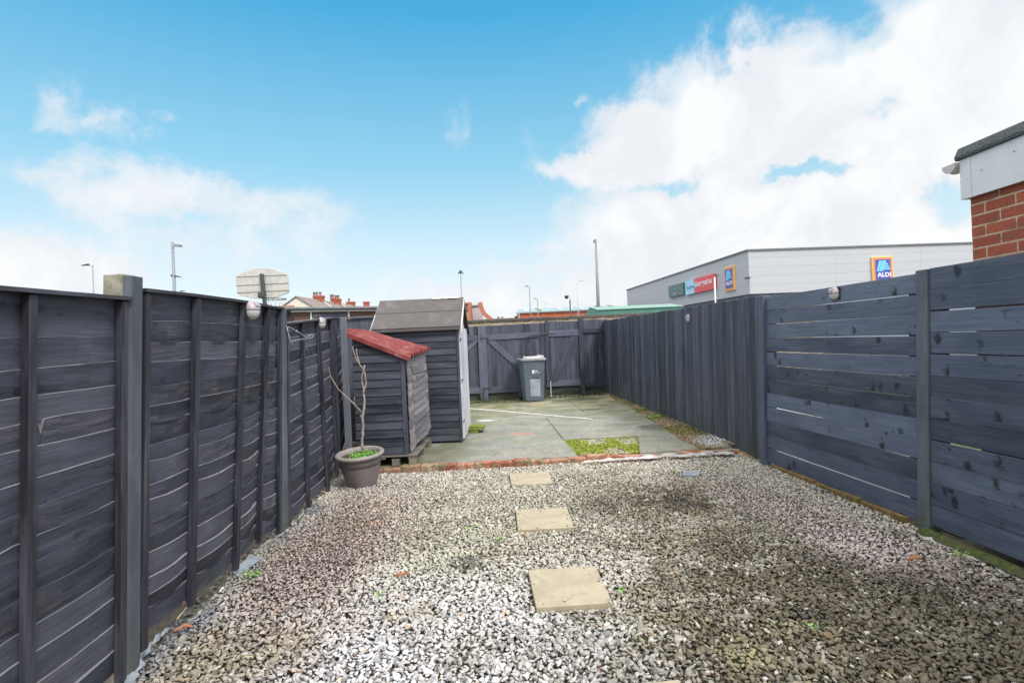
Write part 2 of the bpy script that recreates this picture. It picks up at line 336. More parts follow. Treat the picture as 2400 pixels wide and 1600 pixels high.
noisy('lamp_lens', (.42, .43, .45), (.55, .55, .55), 12, .25, bs=0)
noisy('sign_green', (.075, .15, .15), (.095, .175, .175), 2, .4, bs=0)
noisy('sign_green_text', (.10, .24, .22), (.12, .26, .24), 2, .4, bs=0)
noisy('sign_red', (.72, .055, .085), (.76, .065, .095), 2, .35, bs=0)
noisy('sign_red_text', (.50, .07, .10), (.52, .08, .11), 2, .35, bs=0)
noisy('sign_sky', (.34, .66, .84), (.36, .68, .86), 2, .35, bs=0)
noisy('sign_blue', (.06, .085, .36), (.07, .10, .40), 2, .35, bs=0)
noisy('sign_orange', (.86, .24, .08), (.88, .27, .10), 2, .35, bs=0)
noisy('sign_yellow', (.82, .56, .16), (.84, .60, .2), 2, .35, bs=0)
noisy('sign_cyan', (.16, .58, .90), (.20, .62, .92), 2, .35, bs=0)
noisy('sign_navy', (.12, .16, .42), (.14, .18, .44), 2, .35, bs=0)
noisy('rust', (.30, .11, .05), (.42, .20, .11), 30, .9)
noisy('straw', (.42, .36, .22), (.60, .52, .36), 20, .9, bs=0)
m, t, b = mat('leaf', .6, .3); rv = attr(t)
t.put(b.inputs['Base Color'], t.ramp(rv, [(0, (.06, .17, .02)), (.5, (.16, .38, .05)), (1, (.30, .52, .12))]))
b.inputs['Subsurface Weight'].default_value = .15
m, t, b = mat('moss_blade', .9, .1); rv = attr(t)
t.put(b.inputs['Base Color'], t.ramp(rv, [(0, (.09, .12, .02)), (.5, (.19, .23, .035)), (1, (.28, .30, .08))]))
m, t, b = mat('leaf_grey', .7, .3); rv = attr(t)
t.put(b.inputs['Base Color'], t.ramp(rv, [(0, (.09, .13, .07)), (.5, (.17, .22, .13)), (1, (.28, .33, .22))]))
m, t, b = mat('stone', .72, .4)
ca = t.new('ShaderNodeAttribute', attribute_name='tint').outputs['Color']; p = geo(t)
sn = t.noise(p, 90, 4, .7)
t.put(b.inputs['Base Color'], t.mix(t.map(sn, .3, .7, .0, .4), ca, t.scale(ca, (.55, .54, .52))))
bump(t, b, sn, .25, .003)
m, t, b = mat('edging_brick', .9, .3); p = obj_c(t); rv = attr(t)
c = t.ramp(rv, [(0, (.18, .055, .035)), (.35, (.29, .095, .058)), (.7, (.38, .135, .08)), (1, (.28, .17, .11))])
c = t.mix(t.map(t.noise(p, 9, 6, .7), .46, .62, 0, .75), c, (.36, .30, .22))
c = t.mix(t.map(t.noise(p, 5, 5, .7), .54, .66, 0, .8), c, (.10, .11, .045))
xs = t.new('ShaderNodeSeparateXYZ'); t.put(xs.inputs[0], geo(t))
c = t.mix(t.map(xs.outputs[0], -.9, -1.7, 0, .6), c, (.14, .11, .07))
t.put(b.inputs['Base Color'], c); bump(t, b, t.noise(p, 35, 5), .6, .008)

# ---------------------------------------------------------------- mesh builder
class MB:
    def __init__(s): s.v = []; s.f = []; s.uv = []; s.mi = []; s.r = []; s.sm = []
    def add(s, vs, fs, L=(1, 0, 0), m=0, rnd=None, smooth=False, off=True):
        L = Vector(L).normalized(); n0 = len(s.v)
        rnd = random.random() if rnd is None else rnd
        ou, ov = (random.uniform(0, 40), random.uniform(0, 40)) if off else (0, 0)
        vs = [Vector(p) for p in vs]
        s.v += [tuple(p) for p in vs]; s.r += [rnd]*len(vs)
        for k, f in enumerate(fs):
            s.f.append(tuple(i+n0 for i in f)); s.mi.append(m[k] if isinstance(m, (list, tuple)) else m); s.sm.append(smooth)
            n = (vs[f[1]]-vs[f[0]]).cross(vs[f[-1]]-vs[f[0]])
            if n.length < 1e-12 and len(f) > 3: n = (vs[f[2]]-vs[f[1]]).cross(vs[f[3]]-vs[f[1]])
            n = n.normalized() if n.length > 1e-14 else Vector((0, 0, 1))
            l2 = L-n*L.dot(n)
            l2 = l2.normalized() if l2.length > .1 else n.orthogonal().normalized()
            tt = n.cross(l2)
            s.uv += [(vs[i].dot(l2)+ou, vs[i].dot(tt)+ov) for i in f]
    def hexa(s, p, L=(1, 0, 0), m=0, **k):
        """8 points: bottom ring 0-3, top ring 4-7"""
        s.add(p, [(3, 2, 1, 0), (4, 5, 6, 7), (0, 1, 5, 4), (1, 2, 6, 5), (2, 3, 7, 6), (3, 0, 4, 7)], L, m, **k)
    def box(s, x0, x1, y0, y1, z0, z1, L=None, m=0, **k):
        if L is None:
            d = (x1-x0, y1-y0, z1-z0); i = d.index(max(d)); L = [(1, 0, 0), (0, 1, 0), (0, 0, 1)][i]
        s.hexa([(x0, y0, z0), (x1, y0, z0), (x1, y1, z0), (x0, y1, z0), (x0, y0, z1), (x1, y0, z1), (x1, y1, z1), (x0, y1, z1)], L, m, **k)
    def beam(s, a, b, wv, hv, m=0, **k):
        """from a to b, full cross-section vectors wv, hv centred on the line"""
        a, b, wv, hv = map(Vector, (a, b, wv, hv)); w_, h_ = wv/2, hv/2
        s.hexa([a-w_-h_, a+w_-h_, a+w_+h_, a-w_+h_, b-w_-h_, b+w_-h_, b+w_+h_, b-w_+h_], (b-a), m, **k)
    def slab(s, poly, ext, L=(1, 0, 0), m=0, **k):
        """front polygon pushed by ext"""
        n = len(poly); poly = [Vector(p) for p in poly]; ext = Vector(ext)
        vs = poly+[p+ext for p in poly]
        fs = [tuple(range(n)), tuple(range(2*n-1, n-1, -1))]+[(i, i+n, (i+1) % n+n, (i+1) % n) for i in range(n)]
        s.add(vs, fs, L, m, **k)
    def tube(s, pts, rad, n=8, m=0, cap=True, smooth=True, **k):
        pts = [Vector(p) for p in pts]; rad = rad if hasattr(rad, '__len__') else [rad]*len(pts)
        vs = []; u = None
        for i, p in enumerate(pts):
            d = (pts[min(i+1, len(pts)-1)]-pts[max(i-1, 0)]).normalized()
            u = (u-d*u.dot(d)).normalized() if u is not None and (u-d*u.dot(d)).length > 1e-4 else d.orthogonal().normalized()
            v = d.cross(u)
            vs += [p+(u*math.cos(a)+v*math.sin(a))*rad[i] for a in (2*math.pi*j/n for j in range(n))]
        fs = [(i*n+j, i*n+(j+1) % n, (i+1)*n+(j+1) % n, (i+1)*n+j) for i in range(len(pts)-1) for j in range(n)]
        if cap: fs += [tuple(range(n-1, -1, -1)), tuple(range((len(pts)-1)*n, len(pts)*n))]
        s.add(vs, fs, (pts[-1]-pts[0]) if (pts[-1]-pts[0]).length > 1e-6 else (0, 0, 1), m, smooth=smooth, **k)
    def lathe(s, prof, n=32, m=0, c=(0, 0, 0), smooth=True, M=None, **k):
        vs = []
        for r, z in prof: vs += [Vector((r*math.cos(2*math.pi*j/n), r*math.sin(2*math.pi*j/n), z)) for j in range(n)]
        vs = [((M @ p) if M else p)+Vector(c) for p in vs]
        fs = [(i*n+j, i*n+(j+1) % n, (i+1)*n+(j+1) % n, (i+1)*n+j) for i in range(len(prof)-1) for j in range(n)]
        s.add(vs, fs, (0, 0, 1), m, smooth=smooth, **k)
    def build(s, name, mats, parent=None, bevel=0, seg=1, origin=None):
        me = bpy.data.meshes.new(name)
        if parent is not None and origin is None:
            inv = parent.matrix_world.inverted() if not parent.parent else world(parent).inverted()
        else: inv = Matrix.Translation(-Vector(origin or (0, 0, 0)))
        me.from_pydata([tuple(inv @ Vector(p)) for p in s.v], [], s.f)
        ul = me.uv_layers.new(name='UVMap'); ul.data.foreach_set('uv', np.array(s.uv, dtype=np.float32).ravel())
        a = me.attributes.new('rnd', 'FLOAT', 'POINT'); a.data.foreach_set('value', np.array(s.r, dtype=np.float32))
        for x in (mats if isinstance(mats, (list, tuple)) else [mats]): me.materials.append(MATS[x])
        me.polygons.foreach_set('material_index', s.mi); me.polygons.foreach_set('use_smooth', s.sm)
        me.update()
        o = bpy.data.objects.new(name, me); col.objects.link(o)
        if parent is not None: o.parent = parent
        elif origin is not None: o.location = origin
        if bevel:
            bm_ = o.modifiers.new('bevel', 'BEVEL'); bm_.width = bevel; bm_.segments = seg; bm_.limit_method = 'ANGLE'; bm_.angle_limit = R(40); bm_.harden_normals = False
        return o
def world(o):
    m = o.matrix_basis.copy()
    while o.parent: o = o.parent; m = o.matrix_basis @ m
    return m
def tag(o, label=None, cat=None, group=None, kind=None):
    for k, v in (('label', label), ('category', cat), ('group', group), ('kind', kind)):
        if v: o[k] = v
    return o
def thing(name, loc, label, cat, group=None, rz=0):
    o = bpy.data.objects.new(name, None); col.objects.link(o); o.location = loc; o.rotation_euler = (0, 0, rz)
    o.empty_display_size = .1
    o.matrix_basis = Matrix.Translation(Vector(loc)) @ Matrix.Rotation(rz, 4, 'Z')
    bpy.context.view_layer.update()
    return tag(o, label, cat, group)
def text(body, name, size, parent, origin, ux, uy, material, ext=.004, bold=0, width=None, height=None):
    """lettering as a mesh part: origin = lower left, ux/uy unit vectors"""
    cu = bpy.data.curves.new(name, 'FONT'); cu.body = body; cu.size = size; cu.extrude = ext; cu.offset = bold; cu.resolution_u = 3
    tmp = bpy.data.objects.new(name, cu); col.objects.link(tmp); bpy.context.view_layer.update()
    me = bpy.data.meshes.new_from_object(tmp.evaluated_get(bpy.context.evaluated_depsgraph_get()))
    bpy.data.objects.remove(tmp); bpy.data.curves.remove(cu)
    co = np.array([v.co[:] for v in me.vertices]); mn, mx = co.min(0), co.max(0)
    sx = (width/(mx[0]-mn[0])) if width else 1; sy = (height/(mx[1]-mn[1])) if height else (sx if width else 1)
    ux, uy = Vector(ux), Vector(uy); uz = ux.cross(uy); inv = world(parent).inverted()
    for v in me.vertices:
        x, y, z = v.co
        v.co = inv @ (Vector(origin)+ux*((x-mn[0])*sx)+uy*((y-mn[1])*sy)+uz*z)
    me.materials.clear(); me.materials.append(MATS[material])
    o = bpy.data.objects.new(name, me); col.objects.link(o); o.parent = parent
    return o
def lerp(a, b, t): return a+(b-a)*t
def interp(x, xs, ys): return float(np.interp(x, xs, ys))

# ================================================================ GROUND
g = MB(); g.add([(-900, -60, -.03), (900, -60, -.03), (900, 1500, -.03), (-900, 1500, -.03)], [(0, 1, 2, 3)], off=False)
tag(g.build('ground', 'earth'), kind='structure')
g = MB(); g.add([(-60, 16.4, -.022), (120, 16.4, -.022), (120, 260, -.022), (-60, 260, -.022)], [(0, 1, 2, 3)])
tag(g.build('car_park', 'asphalt'), kind='structure')
g = MB()
g.add([(5.2, 4.3, -.024), (12, 4.3, -.024), (12, 15.7, -.024), (5.2, 15.7, -.024)], [(0, 1, 2, 3)])
g.add([(-12, -4, -.024), (-2.2, -4, -.024), (-2.9, 15.7, -.024), (-12, 15.7, -.024)], [(0, 1, 2, 3)])
tag(g.build('lawn', 'lawn'), kind='structure')

g = MB(); g.add([(3.12, 3.9, -.02), (5.2, 3.9, -.02), (5.2, 15.7, -.02), (2.6, 15.7, -.02)], [(0, 1, 2, 3)])
tag(g.build('patio', 'pale_paving'), kind='structure')
# concrete yard: cast bays with open joints and one bay left as stones
PZ = .06
E0, E1, E2 = gnd(888, 1098, PZ), gnd(1337, 1073, PZ), gnd(1716, 1051, PZ)
def edge_y(x):      # front line of the yard
    return interp(x, [-2.7, E0.x, E1.x, E2.x, 3.2], [E0.y-.05, E0.y, E1.y, E2.y, E2.y+.02])+.10
J0, J1, J2 = gnd(1353, 1066, PZ), gnd(1319, 1029, PZ), gnd(1281, 981, PZ)
M1, M2 = gnd(1494, 1021, PZ), gnd(1499, 1059, PZ)
S = [gnd(1424, 925, PZ), gnd(1469, 950, PZ), gnd(1550, 1000, PZ), gnd(1594, 1029, PZ), gnd(1652, 1057, PZ)]
K1, K2 = gnd(1366, 960, PZ), gnd(1322, 931, PZ)
g = MB(); dn = (0, 0, -.09)
def flat(pts, z=PZ): return [(p[0], p[1], z) for p in pts]
J0p = (J0.x, edge_y(J0.x))
jj = J1.lerp(J2, 1.05)
g.slab(flat([(-2.68, edge_y(-2.6)), (-1.5, edge_y(-1.5)), (-.5, edge_y(-.5)), (.2, edge_y(.2)), J0p, (J1.x, J1.y), (jj.x, jj.y), (K1.x-.02, K1.y-.25), (K2.x, K2.y), (K2.x-.1, 14.2), (-2.9, 13.4)]), dn)
o_ = .012
g.slab(flat([(J1.x+o_, J1.y+o_*1.5), (M1.x, M1.y+.02), (S[3].x, S[3].y), (S[2].x, S[2].y), (S[1].x, S[1].y), (S[0].x, S[0].y+.05), (2.3, 14.6), (K2.x+o_-.1, 14.2), (K2.x+o_, K2.y), (K1.x-.02+o_, K1.y-.25-o_), (jj.x+o_, jj.y-o_)]), dn)
g.slab(flat([(M2.x, edge_y(M2.x)), (S[4].x, edge_y(S[4].x)), (S[3].x, S[3].y-o_), (M1.x+o_, M1.y+.01)]), dn)
tag(g.build('pavement', 'concrete_paving', bevel=.004), kind='structure')

# ---------------------------------------------------------------- stones
def ico(sub):
    import bmesh
    bm = bmesh.new(); bmesh.ops.create_icosphere(bm, subdivisions=sub, radius=1)
    v = np.array([p.co[:] for p in bm.verts]); f = np.array([[q.index for q in fc.verts] for fc in bm.faces]); bm.free(); return v, f
def stone_variants(sub, k):
    v0, f = ico(sub); out = []
    for _ in range(k):
        v = v0.copy()
        for _j in range(11):      # knock flats off it
            n = rng.normal(size=3); n /= np.linalg.norm(n); d = rng.uniform(.42, .78)
            t_ = v @ n; ov = np.clip(t_-d, 0, None); v -= ov[:, None]*n[None]*.93
        v *= np.array([1.12, rng.uniform(.55, .95), rng.uniform(.36, .64)])
        v += rng.normal(scale=.03, size=v.shape); out.append(v)
    return out, f
def stones(name, pos, size, colr, mats='stone', sub=1, smooth=False, tilt=.45):
    """one mesh of many loose stones. pos (n,3), size (n,), colr (n,3)"""
    var, f = stone_variants(sub, 14); n = len(pos); nv = len(var[0]); nf = len(f)
    V = np.array(var)[rng.integers(0, len(var), n)]
    a = rng.uniform(0, 2*np.pi, n); tx = rng.normal(scale=tilt, size=n); ty = rng.normal(scale=tilt, size=n)
    ca, sa = np.cos(a), np.sin(a)
    x, y, z = V[..., 0], V[..., 1], V[..., 2]
    c_, s_ = np.cos(tx)[:, None], np.sin(tx)[:, None]; y, z = y*c_-z*s_, y*s_+z*c_
    c_, s_ = np.cos(ty)[:, None], np.sin(ty)[:, None]; x, z = x*c_+z*s_, -x*s_+z*c_
    x, y = x*ca[:, None]-y*sa[:, None], x*sa[:, None]+y*ca[:, None]
    P = np.stack([x, y, z], -1)*size[:, None, None]+pos[:, None, :]
    me = bpy.data.meshes.new(name)
    me.vertices.add(n*nv); me.vertices.foreach_set('co', P.astype(np.float32).ravel())
    F = (f[None]+(np.arange(n)*nv)[:, None, None]).reshape(-1, 3)
    me.loops.add(F.size); me.loops.foreach_set('vertex_index', F.astype(np.int32).ravel())
    me.polygons.add(len(F)); me.polygons.foreach_set('loop_start', np.arange(0, F.size, 3, dtype=np.int32))
    me.polygons.foreach_set('loop_total', np.full(len(F), 3, dtype=np.int32))
    me.polygons.foreach_set('use_smooth', np.full(len(F), smooth))
    me.update(calc_edges=True)
    C = np.concatenate([np.repeat(colr, nv, axis=0), np.ones((n*nv, 1))], 1).astype(np.float32)
    at_ = me.attributes.new('tint', 'FLOAT_COLOR', 'POINT'); at_.data.foreach_set('color', C.ravel())
    me.materials.append(MATS[mats]); o = bpy.data.objects.new(name, me); col.objects.link(o); return o
def fnoise(x, y, s, o=0):
    return np.array([noise.fractal(Vector((a*s+o, b*s-o, o)), 1.0, 2.0, 3) for a, b in zip(x, y)])
def lfx(y): return np.interp(y, [0, 2.65, 3.06, 3.63, 4.25, 4.61, 5.22, 5.81, 6.5, 8.4], [-1.84, -1.903, -1.91, -1.95, -2.03, -2.002, -2.025, -2.04, -2.15, -2.60])
def rfx(y): return np.interp(y, [1.5, 4.01, 6.19, 14.25], [3.09, 2.965, 2.80, 2.35])
SLABS = []
for q in (((1193, 1108.5), (1287, 1105.5), (1296.6, 1131), (1199, 1136)), ((1208.6, 1193.5), (1328.4, 1187.8), (1345.6, 1234.8), (1213.6, 1241.3)),
          ((1237.7, 1335), (1395.3, 1324.8), (1436.3, 1410.5), (1256.8, 1423)), ((1452, 1608), (1590, 1590), (1660, 1700), (1490, 1722))):
    SLABS.append([gnd(x, y, .02) for x, y in q])
def in_quad(x, y, q, grow=.008):
    c = sum((Vector((p.x, p.y)) for p in q), Vector((0, 0)))/4; ok = np.ones(len(x), bool)
    for i in range(4):
        a, b_ = q[i], q[(i+1) % 4]; nx, ny = b_.y-a.y, -(b_.x-a.x); L = math.hypot(nx, ny); nx /= L; ny /= L
        if (c.x-a.x)*nx+(c.y-a.y)*ny > 0: nx, ny = -nx, -ny
        ok &= ((x-a.x)*nx+(y-a.y)*ny) < grow
    return ok
def blob(x, y, c, rx, ry, rot=0):
    ca, sa = math.cos(rot), math.sin(rot); dx, dy = x-c.x, y-c.y
    u, v = dx*ca+dy*sa, -dx*sa+dy*ca
    return np.exp(-((u/rx)**2+(v/ry)**2))
def gravel_tint(x, y):
    n = len(x)
    n1 = fnoise(x, y, 1.1, 3.1); n2 = fnoise(x, y, 4.0, 9.7); n3 = fnoise(x, y, 2.2, 17.3)
    base = np.tile(np.array([.46, .435, .375]), (n, 1))
    def mixc(c, f): nonlocal base; f = np.clip(f*rng.uniform(.55, 1.25, n), 0, 1)[:, None]; base = base*(1-f)+np.array(c)*f
    mixc((.60, .605, .645), blob(x, y, gnd(900, 1560), .95, .75)*1.1+n2*.12)
    mixc((.52, .52, .53), blob(x, y, gnd(1150, 1450), .8, .7)*.7+blob(x, y, gnd(1180, 1620), .9, .5)*.6)
    mixc((.42, .44, .33), blob(x, y, gnd(1050, 1260), .55, .8)*(.55+n2*.8))
    mixc((.35, .285, .27), blob(x, y, gnd(770, 1280), .46, 1.25, .0)*1.7+n3*.3+n2*.2)      # old pinkish chippings
    mixc((.50, .32, .20), .6*(blob(x, y, gnd(880, 1205), .13, .5)+blob(x, y, gnd(720, 1480), .45, .10)*.8)*(.6+n2))
    mixc((.52, .50, .49), blob(x, y, gnd(900, 1120), .5, .5)*.7)
    mixc((.27, .235, .18), blob(x, y, gnd(480, 1560), .45, .35)*1.1+n2*.1)
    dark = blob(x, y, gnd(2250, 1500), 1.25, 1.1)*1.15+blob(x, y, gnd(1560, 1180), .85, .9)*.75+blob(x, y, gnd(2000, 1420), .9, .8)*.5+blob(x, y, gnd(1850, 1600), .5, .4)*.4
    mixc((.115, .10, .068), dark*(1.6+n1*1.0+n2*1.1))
    mixc((.50, .43, .41), (blob(x, y, gnd(1890, 1210), .32, 1.0, .22)+blob(x, y, gnd(2010, 1270), .3, .35))*1.1+n2*.12)   # pale pink strip
    mixc((.24, .23, .13), np.clip(blob(x, y, gnd(1700, 1520), .5, .6)*(n2*2.2), 0, .8))
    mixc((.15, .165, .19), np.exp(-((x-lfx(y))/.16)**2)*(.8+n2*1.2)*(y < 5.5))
    mixc((.30, .28, .20), np.clip(n3*1.2, 0, .35))
    for c, r in (((1085, 1328), .12), ((1100, 1310), .07), ((1560, 1165), .22), ((1650, 1180), .16), ((1985, 1325), .10), ((1945, 1150), .14), ((1040, 1225), .05), ((1180, 1520), .05),
                 ((1595, 1390), .07), ((1500, 1100), .12), ((2100, 1250), .08), ((1730, 1340), .08), ((1880, 1440), .10), ((620, 1390), .05)):
        mixc((.05, .042, .035), blob(x, y, gnd(*c), r, r*.8)*np.clip(.62+n2*2.2, 0, .9))
    # every stone its own
    k = rng.normal(1, .16, n); base = base*np.clip(k, .4, 1.6)[:, None]
    o_ = rng.random(n)
    base[o_ < .025] *= np.array([1.08, .86, .68]); base[(o_ > .03) & (o_ < .06)] *= np.array([.55, .55, .6]); base[(o_ > .06) & (o_ < .10)] = base[(o_ > .06) & (o_ < .10)]*.4+np.array([.62, .61, .58])*.6
    return np.clip(base, .012, .85)
def scatter(x0, x1, y0, y1, pitch, jit=.5):
    nx, ny = int((x1-x0)/pitch), int((y1-y0)/pitch)
    X, Y = np.meshgrid(np.arange(nx)*pitch+x0, np.arange(ny)*pitch+y0); X = X.ravel()+rng.uniform(-jit, jit, X.size)*pitch; Y = Y.ravel()+rng.uniform(-jit, jit, Y.size)*pitch
    return X, Y
def front_edge(x): return np.array([edge_y(a)-.12 for a in x])
def gravel(name, y0, y1, sub, label):
    ps = []
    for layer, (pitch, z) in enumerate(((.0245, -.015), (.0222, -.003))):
        x, y = scatter(-2.1, 3.15, y0, y1, pitch, .65)
        ok = (x > lfx(y)+.015-(.10 if layer == 0 else 0)*(rng.random(len(x)) < .6)) & (x < rfx(y)-.02) & (y < front_edge(x))
        for q in SLABS: ok &= ~in_quad(x, y, q)
        for q in (gnd(842, 1132), ): ok &= np.hypot(x-q.x, y-q.y-.14) > .14
        x, y = x[ok], y[ok]
        und = fnoise(x, y, 1.6, 5.5)*.012
        ps.append(np.stack([x, y, np.full(len(x), z)+und+rng.uniform(-.004, .005, len(x))], 1))
    P = np.concatenate(ps)
    fine = np.clip(blob(P[:, 0], P[:, 1], gnd(760, 1290), .42, 1.15)*1.3+blob(P[:, 0], P[:, 1], gnd(1890, 1210), .32, 1.0, .22), 0, 1)
    s_ = rng.lognormal(math.log(.0150), .27, len(P))*(1-.22*fine); s_ = np.clip(s_, .007, .036)
    T_ = gravel_tint(P[:, 0], P[:, 1]); T_[:len(ps[0])] *= .5  # lower layer darkened: dirt, plus shade between the stones painted into the tint
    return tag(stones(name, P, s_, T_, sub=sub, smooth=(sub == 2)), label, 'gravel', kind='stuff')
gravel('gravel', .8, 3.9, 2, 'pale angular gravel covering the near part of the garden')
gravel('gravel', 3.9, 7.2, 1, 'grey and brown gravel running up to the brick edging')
# small stones between the yard and the right-hand fence, and in the open bay
def poly_in(x, y, poly):
    ins = np.zeros(len(x), bool); n = len(poly)
    for i in range(n):
        xi, yi = poly[i]; xj, yj = poly[i-1]
        c = ((yi > y) != (yj > y)) & (x < (xj-xi)*(y-yi)/(yj-yi+1e-12)+xi); ins ^= c
    return ins
x, y = scatter(1.0, 3.0, 6.9, 14.3, .017, .7)
strip = [(p.x-.02, p.y) for p in S][::-1]+[(2.36, 14.2), (2.83, 6.9), (S[4].x+.1, 6.95)]
ok = poly_in(x, y, strip); x, y = x[ok], y[ok]
bk = fnoise(x, y, 1.5, 2.2)
cc = np.tile(np.array([.34, .25, .15]), (len(x), 1))*np.clip(rng.normal(1, .25, len(x)), .4, 1.6)[:, None]
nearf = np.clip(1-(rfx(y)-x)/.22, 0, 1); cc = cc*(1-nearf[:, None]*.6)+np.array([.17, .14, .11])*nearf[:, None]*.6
pale = np.clip(np.exp(-((x-2.62)/.2)**2-((y-7.35)/.28)**2)*1.4, 0, 1)*(rng.random(len(x)) < .8); cc = cc*(1-pale[:, None])+np.array([.62, .66, .66])*pale[:, None]
cc = np.where((bk > .18)[:, None], cc*np.array([.6, .75, .35]), cc)
P = np.stack([x, y, .035+rng.uniform(0, .02, len(x))+.05*nearf], 1)
tag(stones('gravel_strip', P, np.clip(rng.lognormal(math.log(.0115), .3, len(x)), .006, .03), cc), 'brown pea gravel strip along the foot of the tall board fence', 'gravel', kind='stuff')
bay = [(J0.x, J0.y+.0), (J1.x, J1.y), (M1.x, M1.y), (M2.x, M2.y-.02)]
x, y = scatter(.4, 2.2, 6.9, 8.6, .0165, .7); ok = poly_in(x, y, bay); x, y = x[ok], y[ok]
n2 = fnoise(x, y, 3.2, 7.7)
cc = np.tile(np.array([.40, .38, .27]), (len(x), 1))*np.clip(rng.normal(1, .2, len(x)), .5, 1.5)[:, None]
mo = n2 > -.12+.5*rng.normal(0, .25, len(x)); cc[mo] = np.array([.28, .34, .04])*np.clip(rng.normal(1, .25, mo.sum()), .4, 1.5)[:, None]
P = np.stack([x, y, .030+rng.uniform(0, .012, len(x))+np.where(mo, .008, 0)], 1)
tag(stones('mossy_gravel', P, np.clip(rng.lognormal(math.log(.0115), .25, len(x)), .006, .02), cc), 'bright green moss over small stones in the open bay of the yard', 'moss', kind='stuff')
# moss tufts in that bay and along the foot of the gates
def tufts(name, pts, mt, label, size=(.012, .03), nb=7):
    g = MB()
    for p in pts:
        r0 = random.random(); h = random.uniform(*size)
        for _ in range(nb):
            a = random.uniform(0, 6.28); d = random.uniform(0, size[1]*.8); bx = Vector(p)+Vector((math.cos(a)*d, math.sin(a)*d, 0)); ln = Vector((math.cos(a), math.sin(a), 1.4)).normalized()*h*random.uniform(.6, 1.2)
            sd = Vector((-math.sin(a), math.cos(a), 0))*h*.28
            g.add([bx-sd, bx+sd, bx+ln+sd*.4, bx+ln-sd*.4], [(0, 1, 2, 3)], rnd=min(1, max(0, r0+random.uniform(-.3, .3))))
    return tag(g.build(name, mt), label, 'moss', kind='stuff')
pts = []
while len(pts) < 620:
    x, y = random.uniform(.4, 2.2), random.uniform(6.9, 8.6)
    if poly_in(np.array([x]), np.array([y]), bay)[0] and noise.fractal(Vector((x*3.2+7.7, y*3.2-7.7, 7.7)), 1., 2., 3) > 0.0: pts.append((x, y, .045))
tufts('moss', pts, 'moss_blade', 'short yellow-green moss tufts growing in the open bay', (.008, .016))

random.seed(19); xs_ = rng.uniform(-1.2, 2.4, 500); ys2 = rng.uniform(6.9, 13.6, 500)
ok = (xs_ < np.interp(ys2, [6.9, 8, 14], [2.2, 2.0, 2.1])) & ~poly_in(xs_, ys2, bay)
near_ = np.exp(-((ys2-6.95)/.8)**2); ok &= (rng.random(500) < .25+near_); xs_, ys2 = xs_[ok], ys2[ok]
tag(stones('grit', np.stack([xs_, ys2, np.full(len(xs_), PZ+.002)], 1), np.clip(rng.lognormal(math.log(.005), .5, len(xs_)), .002, .016), np.tile(np.array([.34, .32, .26]), (len(xs_), 1))*rng.uniform(.3, 1.6, (len(xs_), 1))), 'loose grit and crumbs scattered over the concrete yard', 'grit', kind='stuff')
q_ = gnd(1010, 1062, PZ); xs_ = rng.normal(q_.x+.2, .25, 60); ys2 = rng.normal(q_.y+.4, .3, 60)
# stepping slabs
dis = ['smallest stepping slab lying just before the brick edging', 'middle buff stepping slab in the gravel, behind the largest one', 'largest buff stepping slab in the gravel with green tinge at one corner', 'corner of a buff slab cut off by the bottom of the photo']
for q, lab in zip(SLABS, dis):
    g = MB(); c = sum(q, Vector())/4; k = 0
    g.slab([Vector(p)-Vector((c.x, c.y, 0)) for p in q][::-1], (0, 0, -.045))
    for _ in range(0): pass
    o = g.build('stepping_slab', 'buff_slab', bevel=.004, seg=2); o.location = (c.x, c.y, 0); tag(o, lab, 'paving slab', 'buff stepping slabs in the gravel')

P_ = []
for q in SLABS[:3]:
    for _ in range(16):
        i = random.randrange(4); a = q[i].lerp(q[(i+1) % 4], random.random()); c = sum(q, Vector())/4; p_ = a.lerp(c, abs(random.gauss(0, .12))); P_.append((p_.x, p_.y, .026))
P_ = np.array(P_)
tag(stones('loose_chippings', P_, np.clip(rng.lognormal(math.log(.011), .3, len(P_)), .005, .02), gravel_tint(P_[:, 0], P_[:, 1])), 'loose chippings kicked over the edges of the stepping slabs', 'gravel', kind='stuff')
# brick edging
g = MB(); x = -2.05; ed = thing('brick_edging', (0, edge_y(0), 0), 'low row of red bricks between the gravel and the concrete yard', 'edging')
while x < 2.95:
    L = random.uniform(.20, .225); y = (edge_y(x)+edge_y(x+L))/2-.055; top = PZ+random.uniform(-.012, .018); tl = random.uniform(-.01, .01)
    if x > 1.15: top -= .02
    n_ = 6; vs = []
    dep = .052
    for i in range(n_):
        xx = x+L*i/(n_-1); e = random.uniform(-.010, .006); f_ = random.uniform(-.012, .004)
        vs += [(xx, y-dep+e, -.05), (xx, y-dep+e, top+f_+tl*i/5-.008), (xx, y-dep+.012+e, top+f_*.5), (xx, y+dep-.004, top+f_*.3), (xx, y+dep-.004, -.05)]
    fs = [(i*5+j, (i+1)*5+j, (i+1)*5+j+1, i*5+j+1) for i in range(n_-1) for j in range(4)]+[(4, 3, 2, 1, 0), tuple((n_-1)*5+j for j in range(5))]
    g.add(vs, fs, (1, 0, 0)); x += L+.012
g.build('brick_course', 'edging_brick', ed)
g = MB()
g.box(-2.05, 2.95, 6.62, 6.70, -.05, .02)
pts_ = [(-2.05+.25*i) for i in range(21)]
g = MB(); g.add([(a, edge_y(a)-.10+dy, z) for a in pts_ for dy, z in ((0, -.05), (0, PZ-.018), (.085, PZ-.018))], [(i*3+j, (i+1)*3+j, (i+1)*3+j+1, i*3+j+1) for i in range(20) for j in range(2)])
g.build('mortar_bed', 'raw_concrete', ed)

